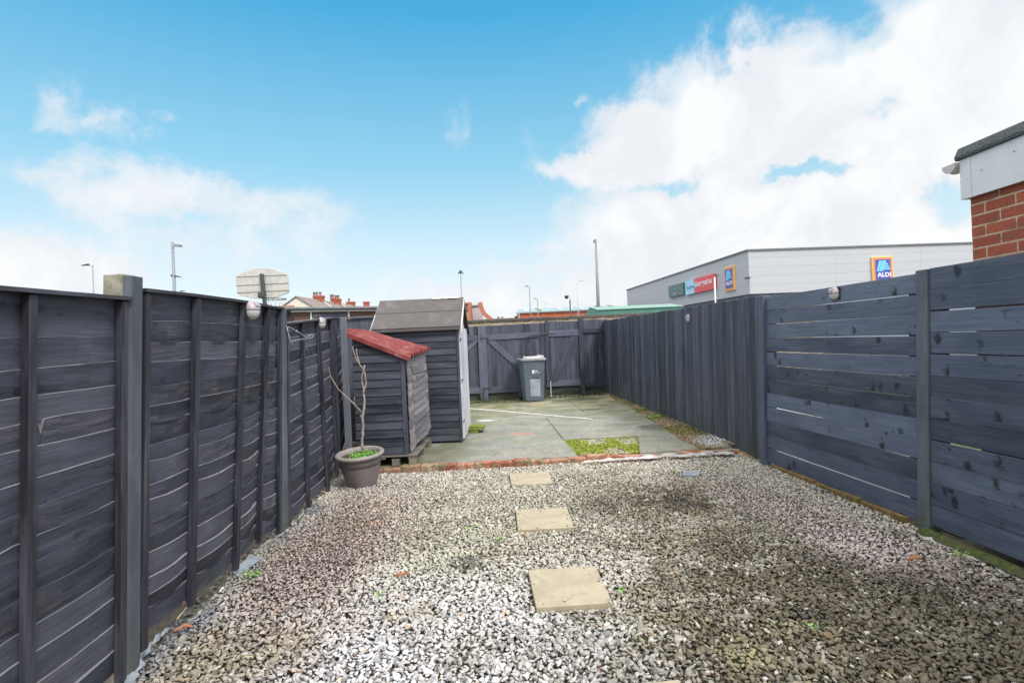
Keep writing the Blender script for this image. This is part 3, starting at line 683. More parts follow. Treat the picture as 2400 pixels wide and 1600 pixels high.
# ================================================================ LEFT FENCE (overlap panels between concrete posts)
YB = [0, 2.65, 3.1, 3.68, 4.23, 4.61, 5.22, 5.81, 6.5, 8.4]
XB = [-1.80, -1.863, -1.87, -1.91, -2.01, -1.962, -1.985, -2.00, -2.12, -2.60]
XT = [-1.70, -1.767, -1.752, -1.772, -1.862, -1.893, -1.974, -2.03, -2.11, -2.60]
def lpt(y, z, ztop=1.83):
    t_ = max(0, z)/ztop; return Vector((interp(y, YB, XB)*(1-t_)+interp(y, YB, XT)*t_-(.04 if y < 6.6 else .015), y, z))
left = thing('overlap_fence', (-1.9, 4, 0), 'dark grey overlap panel fence down the left side with vertical battens', 'fence')
OUT = Vector((1, .05, .05)).normalized()
def lap_panel(y0, y1, zb0, zb1, zt0, zt1, n, ribs, seed, notch=None, cap=True, bulge=.012):
    random.seed(seed); g = MB(); ns = max(10, int((y1-y0)/.07))
    ys = [lerp(y0, y1, i/ns) for i in range(ns+1)]
    if notch: ys = sorted(ys+[notch[0]-.016, notch[0], notch[0]+.016, notch[0]-.004]); ns = len(ys)-1
    ts = [0]
    for i in range(n): ts.append(ts[-1]+random.uniform(.8, 1.15)*(1.35 if i == n-1 else 1))
    ts = [a/ts[-1] for a in ts]
    rb = [y0]+list(ribs)+[y1]
    ph = [random.uniform(0, 9) for _ in range(n+1)]; tl = [random.uniform(-.010, .010) for _ in range(n+1)]
    def line(i, y, extra=0):
        s_ = (y-y0)/(y1-y0); zb = lerp(zb0, zb1, s_); zt = lerp(zt0, zt1, s_)
        z = lerp(zb, zt, ts[i])+extra
        if 0 < i < n:
            z += tl[i]*(s_-.5)*2+.004*noise.noise(Vector((y*2.5, ph[i], seed)))*2.5+.0025*noise.noise(Vector((y*14, ph[i], seed)))
            for a, b_ in zip(rb, rb[1:]):
                if a <= y <= b_: z -= bulge*.45*math.sin(math.pi*(y-a)/(b_-a))*(1-abs(2*ts[i]-.7))*.7
        elif i == 0: z += .012*noise.noise(Vector((y*4, seed, 1)))
        return z
    for i in range(n):
        vs = []; rnd = random.random()
        bu = random.uniform(.3, 1.4)*bulge
        for y in ys:
            zt_, zb_ = line(i+1, y, .003), line(i, y, -.014 if i else 0)
            if notch and i == notch[1]:
                d = abs(y-notch[0])
                if d < .016: zt_ -= notch[2]*(1-d/.016)
            bb = 0
            for a, b_ in zip(rb, rb[1:]):
                if a <= y <= b_: bb = bu*math.sin(math.pi*(y-a)/(b_-a))
            P0, P1 = lpt(y, zt_), lpt(y, zb_)
            ed_ = .0035*(.4+1.2*abs(noise.noise(Vector((y*6, ph[i], 2)))))
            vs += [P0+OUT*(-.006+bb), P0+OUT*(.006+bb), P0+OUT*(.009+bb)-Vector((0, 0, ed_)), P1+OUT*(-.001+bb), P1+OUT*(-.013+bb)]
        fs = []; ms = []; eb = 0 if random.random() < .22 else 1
        for k in range(ns):
            for j in range(5):
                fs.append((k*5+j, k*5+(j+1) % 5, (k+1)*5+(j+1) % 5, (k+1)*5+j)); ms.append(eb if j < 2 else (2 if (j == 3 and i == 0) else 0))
        fs += [(4, 3, 2, 1, 0), tuple(ns*5+j for j in range(5))]; ms += [0, 0]
        g.add(vs, fs, (0, 1, 0), ms, rnd=rnd)
    # raw wood showing where the lowest board has split
    if zb0 < .3:
        vs = []
        for y in ys:
            z = line(0, y); h_ = .006+.016*abs(noise.noise(Vector((y*9, seed, 5))))*2
            vs += [lpt(y, z-.003)+OUT*.0025, lpt(y, z+h_)+OUT*.0035]
        g.add(vs, [(k*2, k*2+1, k*2+3, k*2+2) for k in range(ns)], (0, 1, 0), 2)
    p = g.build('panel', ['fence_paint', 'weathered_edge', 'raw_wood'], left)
    for y in [y0+.03]+list(ribs)+[y1-.03]:
        s_ = (y-y0)/(y1-y0); g = MB(); zb = lerp(zb0, zb1, s_)-random.uniform(.03, .09); zt = lerp(zt0, zt1, s_)-.005
        wj = random.uniform(.036, .042); tp = random.uniform(-.006, .006)
        g.beam(lpt(y-tp, zb)+OUT*.031, lpt(y+tp, zt)+OUT*.031, (0, wj, 0), OUT*.034)
        g.build('batten', 'dark_batten', p, bevel=.003)
    if cap:
        g = MB(); vs = []; m_ = 14
        for k in range(m_+1):
            y = lerp(y0, y1, k/m_); z = lerp(zt0, zt1, k/m_); q = lpt(y, z); wv = .003*noise.noise(Vector((y*8, seed, 3)))
            vs += [q+OUT*-.03+Vector((0, 0, .0)), q+OUT*(.058+wv), q+OUT*(.058+wv)+Vector((0, 0, .016+wv)), q+OUT*-.03+Vector((0, 0, .022))]
        fs = [(k*4+j, k*4+(j+1) % 4, (k+1)*4+(j+1) % 4, (k+1)*4+j) for k in range(m_) for j in range(4)]+[(3, 2, 1, 0), tuple(m_*4+j for j in range(4))]
        ms = [([0, 0, 1, 0][j]) for k in range(m_) for j in range(4)]+[0, 0]
        g.add(vs, fs, (0, 1, 0), ms); g.build('capping', ['dark_batten', 'cap_wood'], p)
    return p
wood('cap_wood', (.11, .12, .14), (.15, .155, .175), (.20, .20, .215), worn=(.36, .35, .36), wornamt=.6, knot=.3, rough=.85)
lap_panel(.78, 2.555, .06, .06, 1.72, 1.765, 15, [1.25, 2.025, ], 11, notch=(2.10, 10, .055))
lap_panel(2.655, 4.55, .142, .056, 1.815, 1.845, 17, [3.1, 3.68, 4.23], 22, bulge=.02)
lap_panel(4.67, 6.56, .05, .06, 1.722, 1.862, 16, [5.22, 5.81, 6.45], 35, bulge=.016)
lap_panel(6.62, 8.40, .08, .10, 1.865, 1.968, 15, [], 41)
def cpost(y, top, xo=0.0, w_=.085, d_=.098, name='post', m='post_paint', z0=-.05):
    g = MB(); a, b_ = lpt(y, 0), lpt(y, top)
    a = a+OUT*(.015+xo); b_ = b_+OUT*(.015+xo); a.z = z0; b_.z = top
    n_ = 10; vs = []
    for k in range(n_+1):
        c = a.lerp(b_, k/n_)
        for dx, dy in ((-w_/2, -d_/2), (w_/2-.012, -d_/2), (w_/2, -d_/2+.012), (w_/2, d_/2-.012), (w_/2-.012, d_/2), (-w_/2, d_/2)):
            j = .0012*noise.noise(Vector((k*3.1, dx*40, dy*40))); vs.append(c+Vector((dx+j, dy+j, 0)))
    N = 6; fs = [(k*N+j, k*N+(j+1) % N, (k+1)*N+(j+1) % N, (k+1)*N+j) for k in range(n_) for j in range(N)]+[tuple(range(N-1, -1, -1)), tuple(range(n_*N, n_*N+N))]
    g.add(vs, fs, (0, 0, 1)); return g
cpost(2.603, 1.885, xo=.014, w_=.034).build('post', 'post_paint', left, bevel=.003)
cpost(4.60, 1.855, xo=.005, w_=.055).build('post', 'post_paint', left, bevel=.003)
g = cpost(2.604, 1.893, xo=-.050, w_=.09, d_=.10)
o = g.build('concrete_post', 'raw_concrete', None, bevel=.004); tag(o, 'unpainted stained concrete post showing above the left fence, against the painted post', 'post')

# closed board fence behind the log store
wood('plain_board', (0.111, 0.124, 0.156), (0.143, 0.156, 0.189), (0.169, 0.182, 0.215), worn=(.20, .20, .21), wornamt=.5, knot=.4, rough=.7)
bf = thing('board_fence', (-2.3, 8.45, 0), 'short vertical board fence between the left fence and the shed', 'fence')
g = MB(); x = -2.63; k = 0
while x < -2.0:
    wd = [.075, .12, .12, .14, .13, .14][k % 6]; x1 = min(x+wd, -1.99); f_ = .012 if k == 0 else random.uniform(-.004, .004)
    g.box(x, x1-.004, 8.44-f_, 8.462-f_, .07, 1.955+random.uniform(-.006, .006), L=(0, 0, 1)); x = x1; k += 1
    if x1 >= -1.991: break
g.build('boards', 'plain_board', bf, bevel=.002)
g = MB(); g.box(-2.055, -1.975, 6.60, 6.63, -.02, 1.875, L=(0, 0, 1)); g.build('end_board', 'plain_board', bf, bevel=.003)
g = MB(); g.box(-2.62, -1.99, 8.40, 8.50, 1.958, 1.985, m=0); g.build('capping', 'cap_wood', bf)

# ================================================================ RIGHT FENCES
A, B = Vector((2.80, 6.19, 0)), Vector((2.965, 4.01, 0)); C0 = Vector((2.35, 14.25, 0)); D = Vector((3.09, 1.75, 0))
rightf = thing('slatted_fence', (2.9, 4, 0), 'blue-grey fence of wide horizontal boards with thin gaps on the right', 'fence')
LEAN = .035
def slat_panel(a, b_, n, z0, ztop, seed, backing):
    random.seed(seed); g = MB(); d = (b_-a).normalized(); nrm = Vector((-d.y, d.x, 0));
    if nrm.x > 0: nrm = -nrm
    pitch = (ztop-z0)/n
    for i in range(n):
        zl, zh = z0+i*pitch, z0+(i+1)*pitch-(random.choice([.003, .005, .007]) if i > 5 else random.choice([.001, .002, .004]))
        j0, j1 = random.uniform(-.004, .004), random.uniform(-.004, .004)
        pa, pb = a+d*random.uniform(0, .006), b_-d*random.uniform(0, .006)
        th = nrm*.019; o_ = nrm*random.uniform(-.002, .003)
        def P(p, z): return p+o_+Vector((LEAN*z, 0, z))
        vs = [P(pa, zl+j0), P(pb, zl+j1), P(pb, zl+j1)+th, P(pa, zl+j0)+th, P(pa, zh+j0), P(pb, zh+j1), P(pb, zh+j1)+th, P(pa, zh+j0)+th]
        g.hexa(vs, d)
    p = g.build('panel', 'slat_paint', rightf, bevel=.002)
    for s_ in backing:
        g = MB(); c = a.lerp(b_, s_)-nrm*.022
        g.beam(c+Vector((0, 0, z0)), c+Vector((LEAN*ztop, 0, ztop-.01)), d*.07, nrm*.04); g.build('batten', 'dark_batten', p)
    return p
dAB = (B-A).normalized(); dBD = (D-B).normalized()
slat_panel(A+dAB*.05, B-dAB*.06, 12, .045, 1.875, 5, [.03, .97])
slat_panel(B+dBD*.055, D, 12, .055, 1.895, 9, [.03, .52, .97])
def rpost(p, top, w_, dd, name='post', mt='slat_paint'):
    g = MB(); d = dAB; nrm = Vector((-1, 0, 0))
    g.beam(p+Vector((-.012, 0, -.05)), p+Vector((-.012+LEAN*top, 0, top)), d*w_, nrm*dd); return g.build(name, mt, rightf, bevel=.006, seg=2)
rpost(A, 1.885, .10, .085); rpost(B+Vector((.022, 0, 0)), 1.89, .10, .09, mt='post_paint')
# tall closed board fence
cb = thing('closeboard_fence', (2.6, 10, 0), 'long fence of dark vertical boards on the right of the concrete yard', 'fence')
g = MB(); d = (A-C0).normalized(); Lt = (A-C0).length-.05; nrm = Vector((-d.y, d.x, 0)); nrm = nrm if nrm.x < 0 else -nrm
s_ = 0; k = 0; random.seed(4)
while s_ < Lt-.02:
    wd = random.uniform(.098, .122); e = min(s_+wd, Lt); zt = 1.925-.035*(s_/Lt)+random.uniform(-.012, .012); zb = .075-.05*(s_/Lt)+random.uniform(-.01, .01)
    a, b_ = C0+d*(s_-.012), C0+d*e; f0, f1 = .0145, .0175; lean = LEAN*.6
    def P(p, z, f_): return p+nrm*f_+Vector((lean*z, 0, z))
    tw = random.uniform(-.0015, .002)
    g.hexa([P(a, zb, .0), P(b_, zb, .0), P(b_, zb, f1+tw), P(a, zb, f0+tw), P(a, zt, .0), P(b_, zt, .0), P(b_, zt, f1), P(a, zt, f0)], (0, 0, 1)); s_ = e
g.build('boards', 'board_paint', cb, bevel=.0015)
g = MB()
for z in (.4, 1.0, 1.6):
    g = MB(); g.beam(C0-nrm*.03+Vector((lean*z, 0, z)), A-d*.1-nrm*.03+Vector((lean*z, 0, z)), Vector((0, 0, .09)), nrm*.04); g.build('rail', 'board_paint', cb)
# low kerb board and moss at the foot of the right fence
g = MB()
for s0, s1 in ((.08, .42), (.43, .70), (.71, .93)):
    a, b_ = A.lerp(B, s0), A.lerp(B, s1); g.beam(a+Vector((-.02, 0, .0)), b_+Vector((-.03, 0, .012)), (.05, 0, 0), (0, 0, .07))
tag(g.build('timber_kerb', 'timber_kerb', None, bevel=.006), 'rotting brown timber kerb under the slatted panel', 'kerb')
g = MB(); vs = []; n_ = 40
for i in range(n_+1):
    c = B.lerp(D, .03+.97*i/n_); wv = .035*noise.noise(Vector((i*.35, 2, 2)))
    for j in range(6):
        u = j/5; vs.append(c+Vector((-.015-(.13+wv)*u, 0, .018+.022*math.sin(math.pi*u)+.008*noise.noise(Vector((i*.9, j*1.3, 0))))))
g.add(vs, [(i*6+j, i*6+j+1, (i+1)*6+j+1, (i+1)*6+j) for i in range(n_) for j in range(5)], smooth=True)
tag(g.build('moss_bank', 'dark_moss'), 'dark green mossy soil along the foot of the nearest slatted panel', 'moss', kind='stuff')

# ================================================================ BACK GATES
GP0, GN = Vector((0, 13.765, 0)), Vector((-.2066, 1, 0)).normalized()
GX = Vector((1, .2066, 0)).normalized(); TC = -GN
def zg(x, y): return 1080+x/6.533, 740+y/6.533
def gq(g, pts, off, th, L=(0, 0, 1), m=0, **k):
    P = [onp(*zg(*p), GP0+TC*(off+th), GN) for p in pts]
    g.slab(P, GN*th, L, m, **k)
def vboards(g, x0, x1, topf, botf, n, off, th):
    xs = [x0+(x1-x0)*i/n for i in range(n+1)]; xs = [x0]+[x+random.uniform(-3, 3) for x in xs[1:-1]]+[x1]
    for a, b_ in zip(xs, xs[1:]):
        c = (a+b_)/2; lean = .044*(botf(c)-topf(c))/1
        gq(g, [(a+.8, topf(a)), (b_-.8, topf(b_)+random.uniform(-2, 2)), (b_-.8+(botf(b_)-topf(b_))*.045, botf(b_)), (a+.8+(botf(a)-topf(a))*.045, botf(a))], off+random.uniform(0, .004), th)
random.seed(31)
topl = lambda x: 168-.050*(x-100); botl = lambda x: 1196-.035*(x-100)
dg = thing('double_gate', onp(1180, 930, GP0, GN), 'wide dark grey braced double gate across the back of the yard', 'gate')
g = MB(); vboards(g, -330, 268, topl, botl, 8, 0, .018)
leafA = g.build('gate_leaf', 'gate_paint', dg, bevel=.0015)
g = MB(); gq(g, [(-330, 315), (268, 298), (272, 382), (-330, 400)], .02, .03, L=GX); gq(g, [(-330, 1110), (300, 1093), (300, 1188), (-330, 1205)], .02, .03, L=GX)
gq(g, [(200, 386), (268, 386), (-330, 1010), (-330, 930)], .02, .028, L=(-1, 0, -1)); g.build('brace', 'brace_paint', leafA, bevel=.002)
g = MB(); vboards(g, 268, 1216, topl, botl, 11, 0, .018)
leafB = g.build('gate_leaf', 'gate_paint', dg, bevel=.0015)
g = MB()
gq(g, [(385, 290), (1222, 243), (1222, 325), (385, 378)], .02, .03, L=GX); gq(g, [(415, 1090), (1250, 1055), (1250, 1140), (415, 1186)], .02, .03, L=GX)
gq(g, [(395, 388), (520, 380), (1075, 892), (1010, 930)], .02, .027, L=(1, 0, -1)); gq(g, [(1010, 930), (1075, 892), (1250, 1050), (1180, 1060)], .02, .027, L=(1, 0, -1))
gq(g, [(258, 168), (382, 162), (425, 1310), (300, 1318)], .051, .022)
g.build('brace', 'brace_paint', leafB, bevel=.002)
g = MB()
for (x0, y0, x1, y1, hh) in ((295, 348, 435, 330, 9), (1035, 303, 1320, 274, 7), (330, 1110, 465, 1098, 9), (255, 1190, 330, 1185, 7)):
    g = MB(); gq(g, [(x0, y0-hh), (x1, y1-hh), (x1, y1+hh), (x0, y0+hh)], .074, .012, L=GX); g.build('hinge' if x0 > 900 else 'bolt', 'dark_metal', dg)
for q_ in ([(318, 290), (328, 290), (332, 385), (322, 385)], [(350, 1110), (360, 1110), (362, 1305), (352, 1305)], [(308, 1225), (335, 1225), (338, 1312), (310, 1312)]):
    g = MB(); gq(g, q_, .088, .012); g.build('bolt', 'dark_metal', dg)
g = MB(); gq(g, [(1208, 108), (1290, 104), (1334, 1255), (1250, 1258)], -.03, .03); gq(g, [(1212, 108), (1278, 104), (1310, 1255), (1250, 1258)], .0, .055); g.build('post', 'gate_paint', dg, bevel=.004)
g = MB(); gq(g, [(-330, 1180), (1290, 1120), (1290, 1262), (-330, 1320)], -.05, .04, L=GX); g.build('gravel_board', 'dark_board', dg) if 'dark_board' in MATS else None
wood('dark_board', (.016, .018, .022), (.022, .025, .028), (.03, .034, .036), wornamt=.1, moss=1.0)
g.build('gravel_board', 'dark_board', dg)
sg = thing('single_gate', onp(1320, 915, GP0, GN), 'narrow dark grey gate with one diagonal brace, right of the wheelie bin', 'gate')
g = MB(); vboards(g, 1282, 1806, lambda x: 88-.018*(x-1282), lambda x: 1090-.03*(x-1282), 7, 0, .018)
lf = g.build('gate_leaf', 'gate_paint', sg, bevel=.0015)
g = MB()
gq(g, [(1345, 228), (1812, 208), (1815, 300), (1347, 318)], .02, .03, L=GX); gq(g, [(1375, 995), (1845, 968), (1847, 1060), (1377, 1083)], .02, .03, L=GX)
gq(g, [(1700, 312), (1805, 308), (1490, 978), (1392, 985)], .02, .027, L=(-1, 0, -2)); gq(g, [(1284, 70), (1330, 68), (1372, 1092), (1320, 1095)], .02, .026)
g.build('brace', 'brace_paint', lf, bevel=.002)
g = MB()
for (x0, y0, x1, y1, hh) in ((1235, 275, 1330, 262, 9), (1325, 276, 1435, 268, 5), (1350, 990, 1475, 984, 8), (1280, 1060, 1320, 1058, 9)):
    g = MB(); gq(g, [(x0, y0-hh), (x1, y1-hh), (x1, y1+hh), (x0, y0+hh)], .05, .014, L=GX); g.build('hinge' if y0 < 900 else 'bolt', 'dark_metal', sg)
g = MB(); gq(g, [(1370, 990), (1379, 990), (1389, 1240), (1380, 1240)], .052, .01); gq(g, [(1380, 1232), (1400, 1232), (1400, 1242), (1380, 1242)], .052, .01); g.build('drop_bolt', 'pale_metal', sg)
g = MB(); gq(g, [(1290, 1070), (1850, 1045), (1852, 1200), (1290, 1228)], -.05, .04, L=GX); g.build('gravel_board', 'dark_board', sg)
g = MB(); gq(g, [(1800, 42), (1866, 38), (1908, 1222), (1846, 1226)], .0, .07); g.build('post', 'gate_paint', sg, bevel=.004)
ep = thing('end_panel', onp(1390, 912, GP0, GN), 'narrow vertical board panel between the single gate and the corner', 'fence')
g = MB(); vboards(g, 1845, 2250, lambda x: 62-.02*(x-1876), lambda x: 1090-.01*(x-1876), 5, -.02, .018)
bo = g.build('boards', 'gate_paint', ep)
g = MB(); gq(g, [(1874, 62), (2250, 52), (2250, 232), (1880, 238)], .0, .012); g.build('top_boards', 'gate_paint', ep)
g = MB(); gq(g, [(1874, 200), (2250, 192), (2250, 250), (1878, 256)], .0121, .035, L=GX); g.build('rail', 'gate_paint', ep); g = MB(); gq(g, [(1905, 1038), (2280, 1030), (2280, 1082), (1905, 1090)], .0, .035, L=GX); g.build('rail', 'gate_paint', ep)
g = MB(); gq(g, [(1890, 1070), (2280, 1065), (2280, 1190), (1890, 1200)], -.06, .03, L=GX); g.build('gravel_board', 'dark_board', ep)

# brick boundary wall beyond the gates
bw_ = thing('brick_wall', (0, 16.1, 0), 'old pale brick wall with a dark coping behind the back gates', 'wall')
zt = at(1094, 757, 16).z
g = MB(); g.box(-3.6, 9, 16.0, 16.22, -.02, zt-.0, L=(1, 0, 0), off=False); g.build('brickwork', 'old_brick', bw_)
g = MB(); x = -3.65
while x < 9.0:
    g.box(x, x+.595, 15.965, 16.255, zt+.002, zt+.075+random.uniform(-.006, .006)); x += .6
g.build('coping', 'coping', bw_, bevel=.006) if 'coping' in MATS else None
noisy('coping', (.06, .055, .06), (.13, .11, .11), 12, .9, cc=(.09, .10, .05), cscale=4)
g.build('coping', 'coping', bw_, bevel=.006)

# moss and grit line along the foot of the gates
random.seed(3); pts = []
for _ in range(420):
    u = random.random(); x = lerp(-1.3, 2.3, u); pts.append((x, 13.765+.2066*x-.12-abs(random.gauss(0, .18)), PZ+.002))
tufts('moss', pts, 'dark_moss', 'dark moss tufts along the foot of the back gates', (.012, .030), 6)

# ================================================================ SHED
X0, X1, Y0, Y1 = -1.98, -.785, 8.06, 9.30
shed = thing('garden_shed', (-1.4, 8.7, PZ), 'dark clad garden shed with grey felt gable roof and white door side', 'shed')
def shiplap(g, xa, xb, y, z0, z1, n, face=-1, axis='x', warp=0, rs=None):
    """horizontal cladding on a wall facing -Y (axis x) or +X (axis y); lower edge proud"""
    pitch = (z1-z0)/n
    for i in range(n):
        za, zb = z0+i*pitch, z0+(i+1)*pitch+.008; j = random.uniform(-.0025, .0025); k = random.uniform(-.0025, .0025)
        if axis == 'x':
            g.hexa([(xa, y-.020, za+j), (xb, y-.020, za+k), (xb, y, za+k), (xa, y, za+j), (xa, y-.006, zb), (xb, y-.006, zb), (xb, y, zb), (xa, y, zb)], (1, 0, 0))
        else:
            w1, w2 = random.uniform(-warp, warp), random.uniform(-warp, warp)
            dz = warp*1.5
            g.hexa([(y+.020+w1, xa, za+j-dz), (y+.020+w2, xb, za+k+dz), (y, xb, za+k+dz), (y, xa, za+j-dz), (y+.006, xa, zb-dz), (y+.006, xb, zb+dz), (y, xb, zb+dz), (y, xa, zb-dz)], (0, 1, 0))
random.seed(12)
g = MB(); shiplap(g, X0, X1-.02, Y0, PZ+.03, 1.74, 17)
g.box(X0, X1-.03, Y0+.002, Y1, PZ+.02, 1.72)
wl = g.build('wall', 'shed_paint', shed, bevel=.0012)
g = MB(); g.box(X1-.028, X1+.0, Y0-.028, Y0+.03, PZ+.01, 1.745); g.build('corner_trim', 'shed_paint', shed, bevel=.002)
# gable and door side (faces +X)
RZ = 2.205; YR = 8.66; EZ0, EZ1 = 1.755, 1.745
g = MB(); g.slab([(X1-.03, Y0+.03, PZ+.03), (X1-.03, Y1, PZ+.03), (X1-.03, Y1, 1.72), (X1-.03, YR, RZ-.05), (X1-.03, Y0+.03, 1.72)], (.028, 0, 0), L=(0, 0, 1), m=0)
g.build('gable', 'faded_white', shed) if 'faded_white' in MATS else None
noisy('faded_white', (.36, .37, .40), (.50, .51, .54), 8, .8)
g.build('gable', 'faded_white', shed)
g = MB(); g.box(X1+.002, X1+.026, Y0+.05, Y0+.66, PZ+.045, 1.74, L=(0, 0, 1)); dr = g.build('door', 'white_wood', shed, bevel=.002)
g = MB(); g.box(X1+.002, X1+.030, Y0+.672, Y1-.04, PZ+.07, 1.74, L=(0, 0, 1)); dr2 = g.build('door', 'white_wood', shed, bevel=.002)
g = MB()
for z in (.35, .95, 1.55):
    g = MB(); g.box(X1+.027, X1+.033, Y0+.03, Y0+.12, z, z+.035); g.build('hinge', 'dark_metal', dr)
# roof
g = MB(); xo0, xo1 = X0-.06, X1+.05
for (ya, za, yb, zb) in ((Y0-.075, 1.745, YR, RZ), (Y1+.09, 1.70, YR, RZ)):
    dv = Vector((0, yb-ya, zb-za)); nn_ = Vector((0, -dv.z, dv.y)).normalized(); nn_ = nn_ if nn_.z > 0 else -nn_
    g.slab([(xo0, ya, za), (xo1, ya, za), (xo1, yb, zb), (xo0, yb, zb)], nn_*.02, L=(1, 0, 0))
    # second, overlapping sheet of felt
    q0 = .52; p_ = Vector((0, ya, za))+dv*q0
    g.slab([Vector((xo0-.004, p_.y, p_.z))+nn_*.021, Vector((xo1+.004, p_.y, p_.z))+nn_*.021, Vector((xo1+.004, yb, zb))+nn_*.021, Vector((xo0-.004, yb, zb))+nn_*.021], nn_*.005)
    g.slab([(xo0-.002, ya-.004, za-.035), (xo1+.002, ya-.004, za-.035), (xo1+.002, ya-.004, za+.022), (xo0-.002, ya-.004, za+.022)], (0, .004, 0))
rf = g.build('roof', 'felt', shed)
g = MB()
for (ya, za, yb, zb) in ((Y0-.085, 1.73, YR, RZ-.005), (Y1+.10, 1.69, YR, RZ-.005)):
    for xx, tk in ((xo1, .016), (xo0-.016, .016)):
        g = MB(); g.slab([(xx, ya, za-.055), (xx, yb, zb-.055), (xx, yb, zb+.012), (xx, ya, za+.012)], (tk, 0, 0), L=(0, 1, 1)); g.build('bargeboard', 'white_wood' if yb > ya else 'shed_paint', shed)
g = MB(); 
vs = []
for k in range(15):
    a = -1.22+.03*k; vs += [(a, YR-.035-random.uniform(0, .035), RZ+.012), (a, YR+.004, RZ+.033)]
g.add(vs, [(2*k, 2*k+2, 2*k+3, 2*k+1) for k in range(14)])
g.build('ridge_repair', 'white_trim', rf)

# ================================================================ LOG STORE on its pallet
lg = thing('log_store', (-1.6, 7.2, PZ), 'small dark clad log store with red corrugated roof and warped faded doors', 'log store')
lx0, lx1, ly0, ly1 = -1.93, -1.315, 6.66, 7.74; lz0 = .20
SKEW = .075
def sk_(y): return SKEW*(y-6.66)/1.08
random.seed(21)
def rz(x): return lerp(1.655, 1.365, (x-(-1.93))/.66)
g = MB(); g.slab([(lx0, ly0+.004, lz0), (lx1, ly0+.004, lz0), (lx1, ly0+.004, rz(lx1)), (lx0, ly0+.004, rz(lx0))], (0, ly1-ly0-.01, 0))
shiplap(g, lx0, lx1-.045, ly0, lz0, lz0+.1015*11, 11)
for i in range(11, 14):      # cladding under the sloping eaves
    za = lz0+.1015*i; xr = min(lx1-.045, lx0+.66*(1.655-za)/.29)
    zt1 = lambda x: min(za+.108, rz(x)-.004)
    if xr > lx0+.05:
        g.hexa([(lx0, ly0-.02, za), (xr, ly0-.02, za), (xr, ly0, za), (lx0, ly0, za), (lx0, ly0-.006, zt1(lx0)), (xr, ly0-.006, max(za+.002, zt1(xr))), (xr, ly0, max(za+.002, zt1(xr))), (lx0, ly0, zt1(lx0))], (1, 0, 0))
g.build('wall', 'shed_paint', lg, bevel=.0012)
g = MB(); g.box(lx1-.042, lx1+.004, ly0-.026, ly0+.05, lz0-.01, rz(lx1)-.002); g.build('corner_post', 'shed_paint', lg, bevel=.002)
def crooked_door(ya, yb, z0, z1, n, out0, out1, nm='door'):
    g = MB(); pitch = (z1-z0)/n
    for i in range(n):
        za, zb = z0+i*pitch, z0+(i+1)*pitch+.006; sl = .045*(i < n-1)
        j = random.uniform(-.006, .006); o0, o1 = sk_(ya)+out0+random.uniform(0, .008), sk_(yb)+out1*(1-.5*i/n)+random.uniform(0, .012)
        g.hexa([(lx1+o0+.018, ya, za-sl*.1), (lx1+o1+.018, yb-random.uniform(0, .02), za+sl+j), (lx1+o1, yb, za+sl+j), (lx1+o0, ya, za-sl*.1),
                (lx1+o0+.004, ya, zb-sl*.1), (lx1+o1+.004, yb, min(zb+sl, z1+.01)), (lx1+o1-.008, yb, min(zb+sl, z1+.01)), (lx1+o0-.008, ya, zb-sl*.1)], (0, 1, 0))
    return g.build(nm, 'faded_paint', lg, bevel=.0015)
g = MB(); g.slab([(lx1+.002, ly0+.052, 1.24), (lx1+SKEW, ly1, 1.24), (lx1+SKEW, ly1, rz(lx1)+.03), (lx1+.002, ly0+.052, rz(lx1)-.004)], (.02, 0, 0), L=(0, 1, 0)); g.build('lintel', 'faded_paint', lg)
crooked_door(ly0+.06, ly0+.26, lz0+.01, 1.235, 11, .012, .014, 'door')
crooked_door(ly0+.30, ly0+.80, lz0+.06, 1.235, 11, .012, .055, 'door')
crooked_door(ly0+.84, ly1-.01, lz0+.10, 1.235, 11, .012, .03, 'door')
# corrugated sheet: ridges run down the slope
g = MB(); nc = 8; per = 16; N = nc*per; vs = []
yA, yB_ = ly0-.05, ly1+.12
for k in range(N+1):
    y = lerp(yA+.07, yB_, k/N); h_ = .030*math.sin(2*math.pi*k/per)
    for j in range(7):
        u = j/6; x = lerp(lx0-.10, lx1+.085+.06*(k/N), u); sag = -.01*math.sin(math.pi*u)
        vs.append((x, y, rz(x)+.035+h_+sag+.10*(k/N)*u-.01*(k/N)*(1-u)))
for k in range(N+1):
    for j in range(7): a = vs[k*7+j]; 
top = len(vs); vs += [(a, b_, c-.004) for a, b_, c in vs]
fs = [(k*7+j, k*7+j+1, (k+1)*7+j+1, (k+1)*7+j) for k in range(N) for j in range(6)]
fs += [tuple(reversed([top+q for q in f_])) for f_ in list(fs)]
fs += [(k*7+6, top+k*7+6, top+(k+1)*7+6, (k+1)*7+6) for k in range(N)]+[(k*7, (k+1)*7, top+(k+1)*7, top+k*7) for k in range(N)]
g.add(vs, fs, smooth=True)
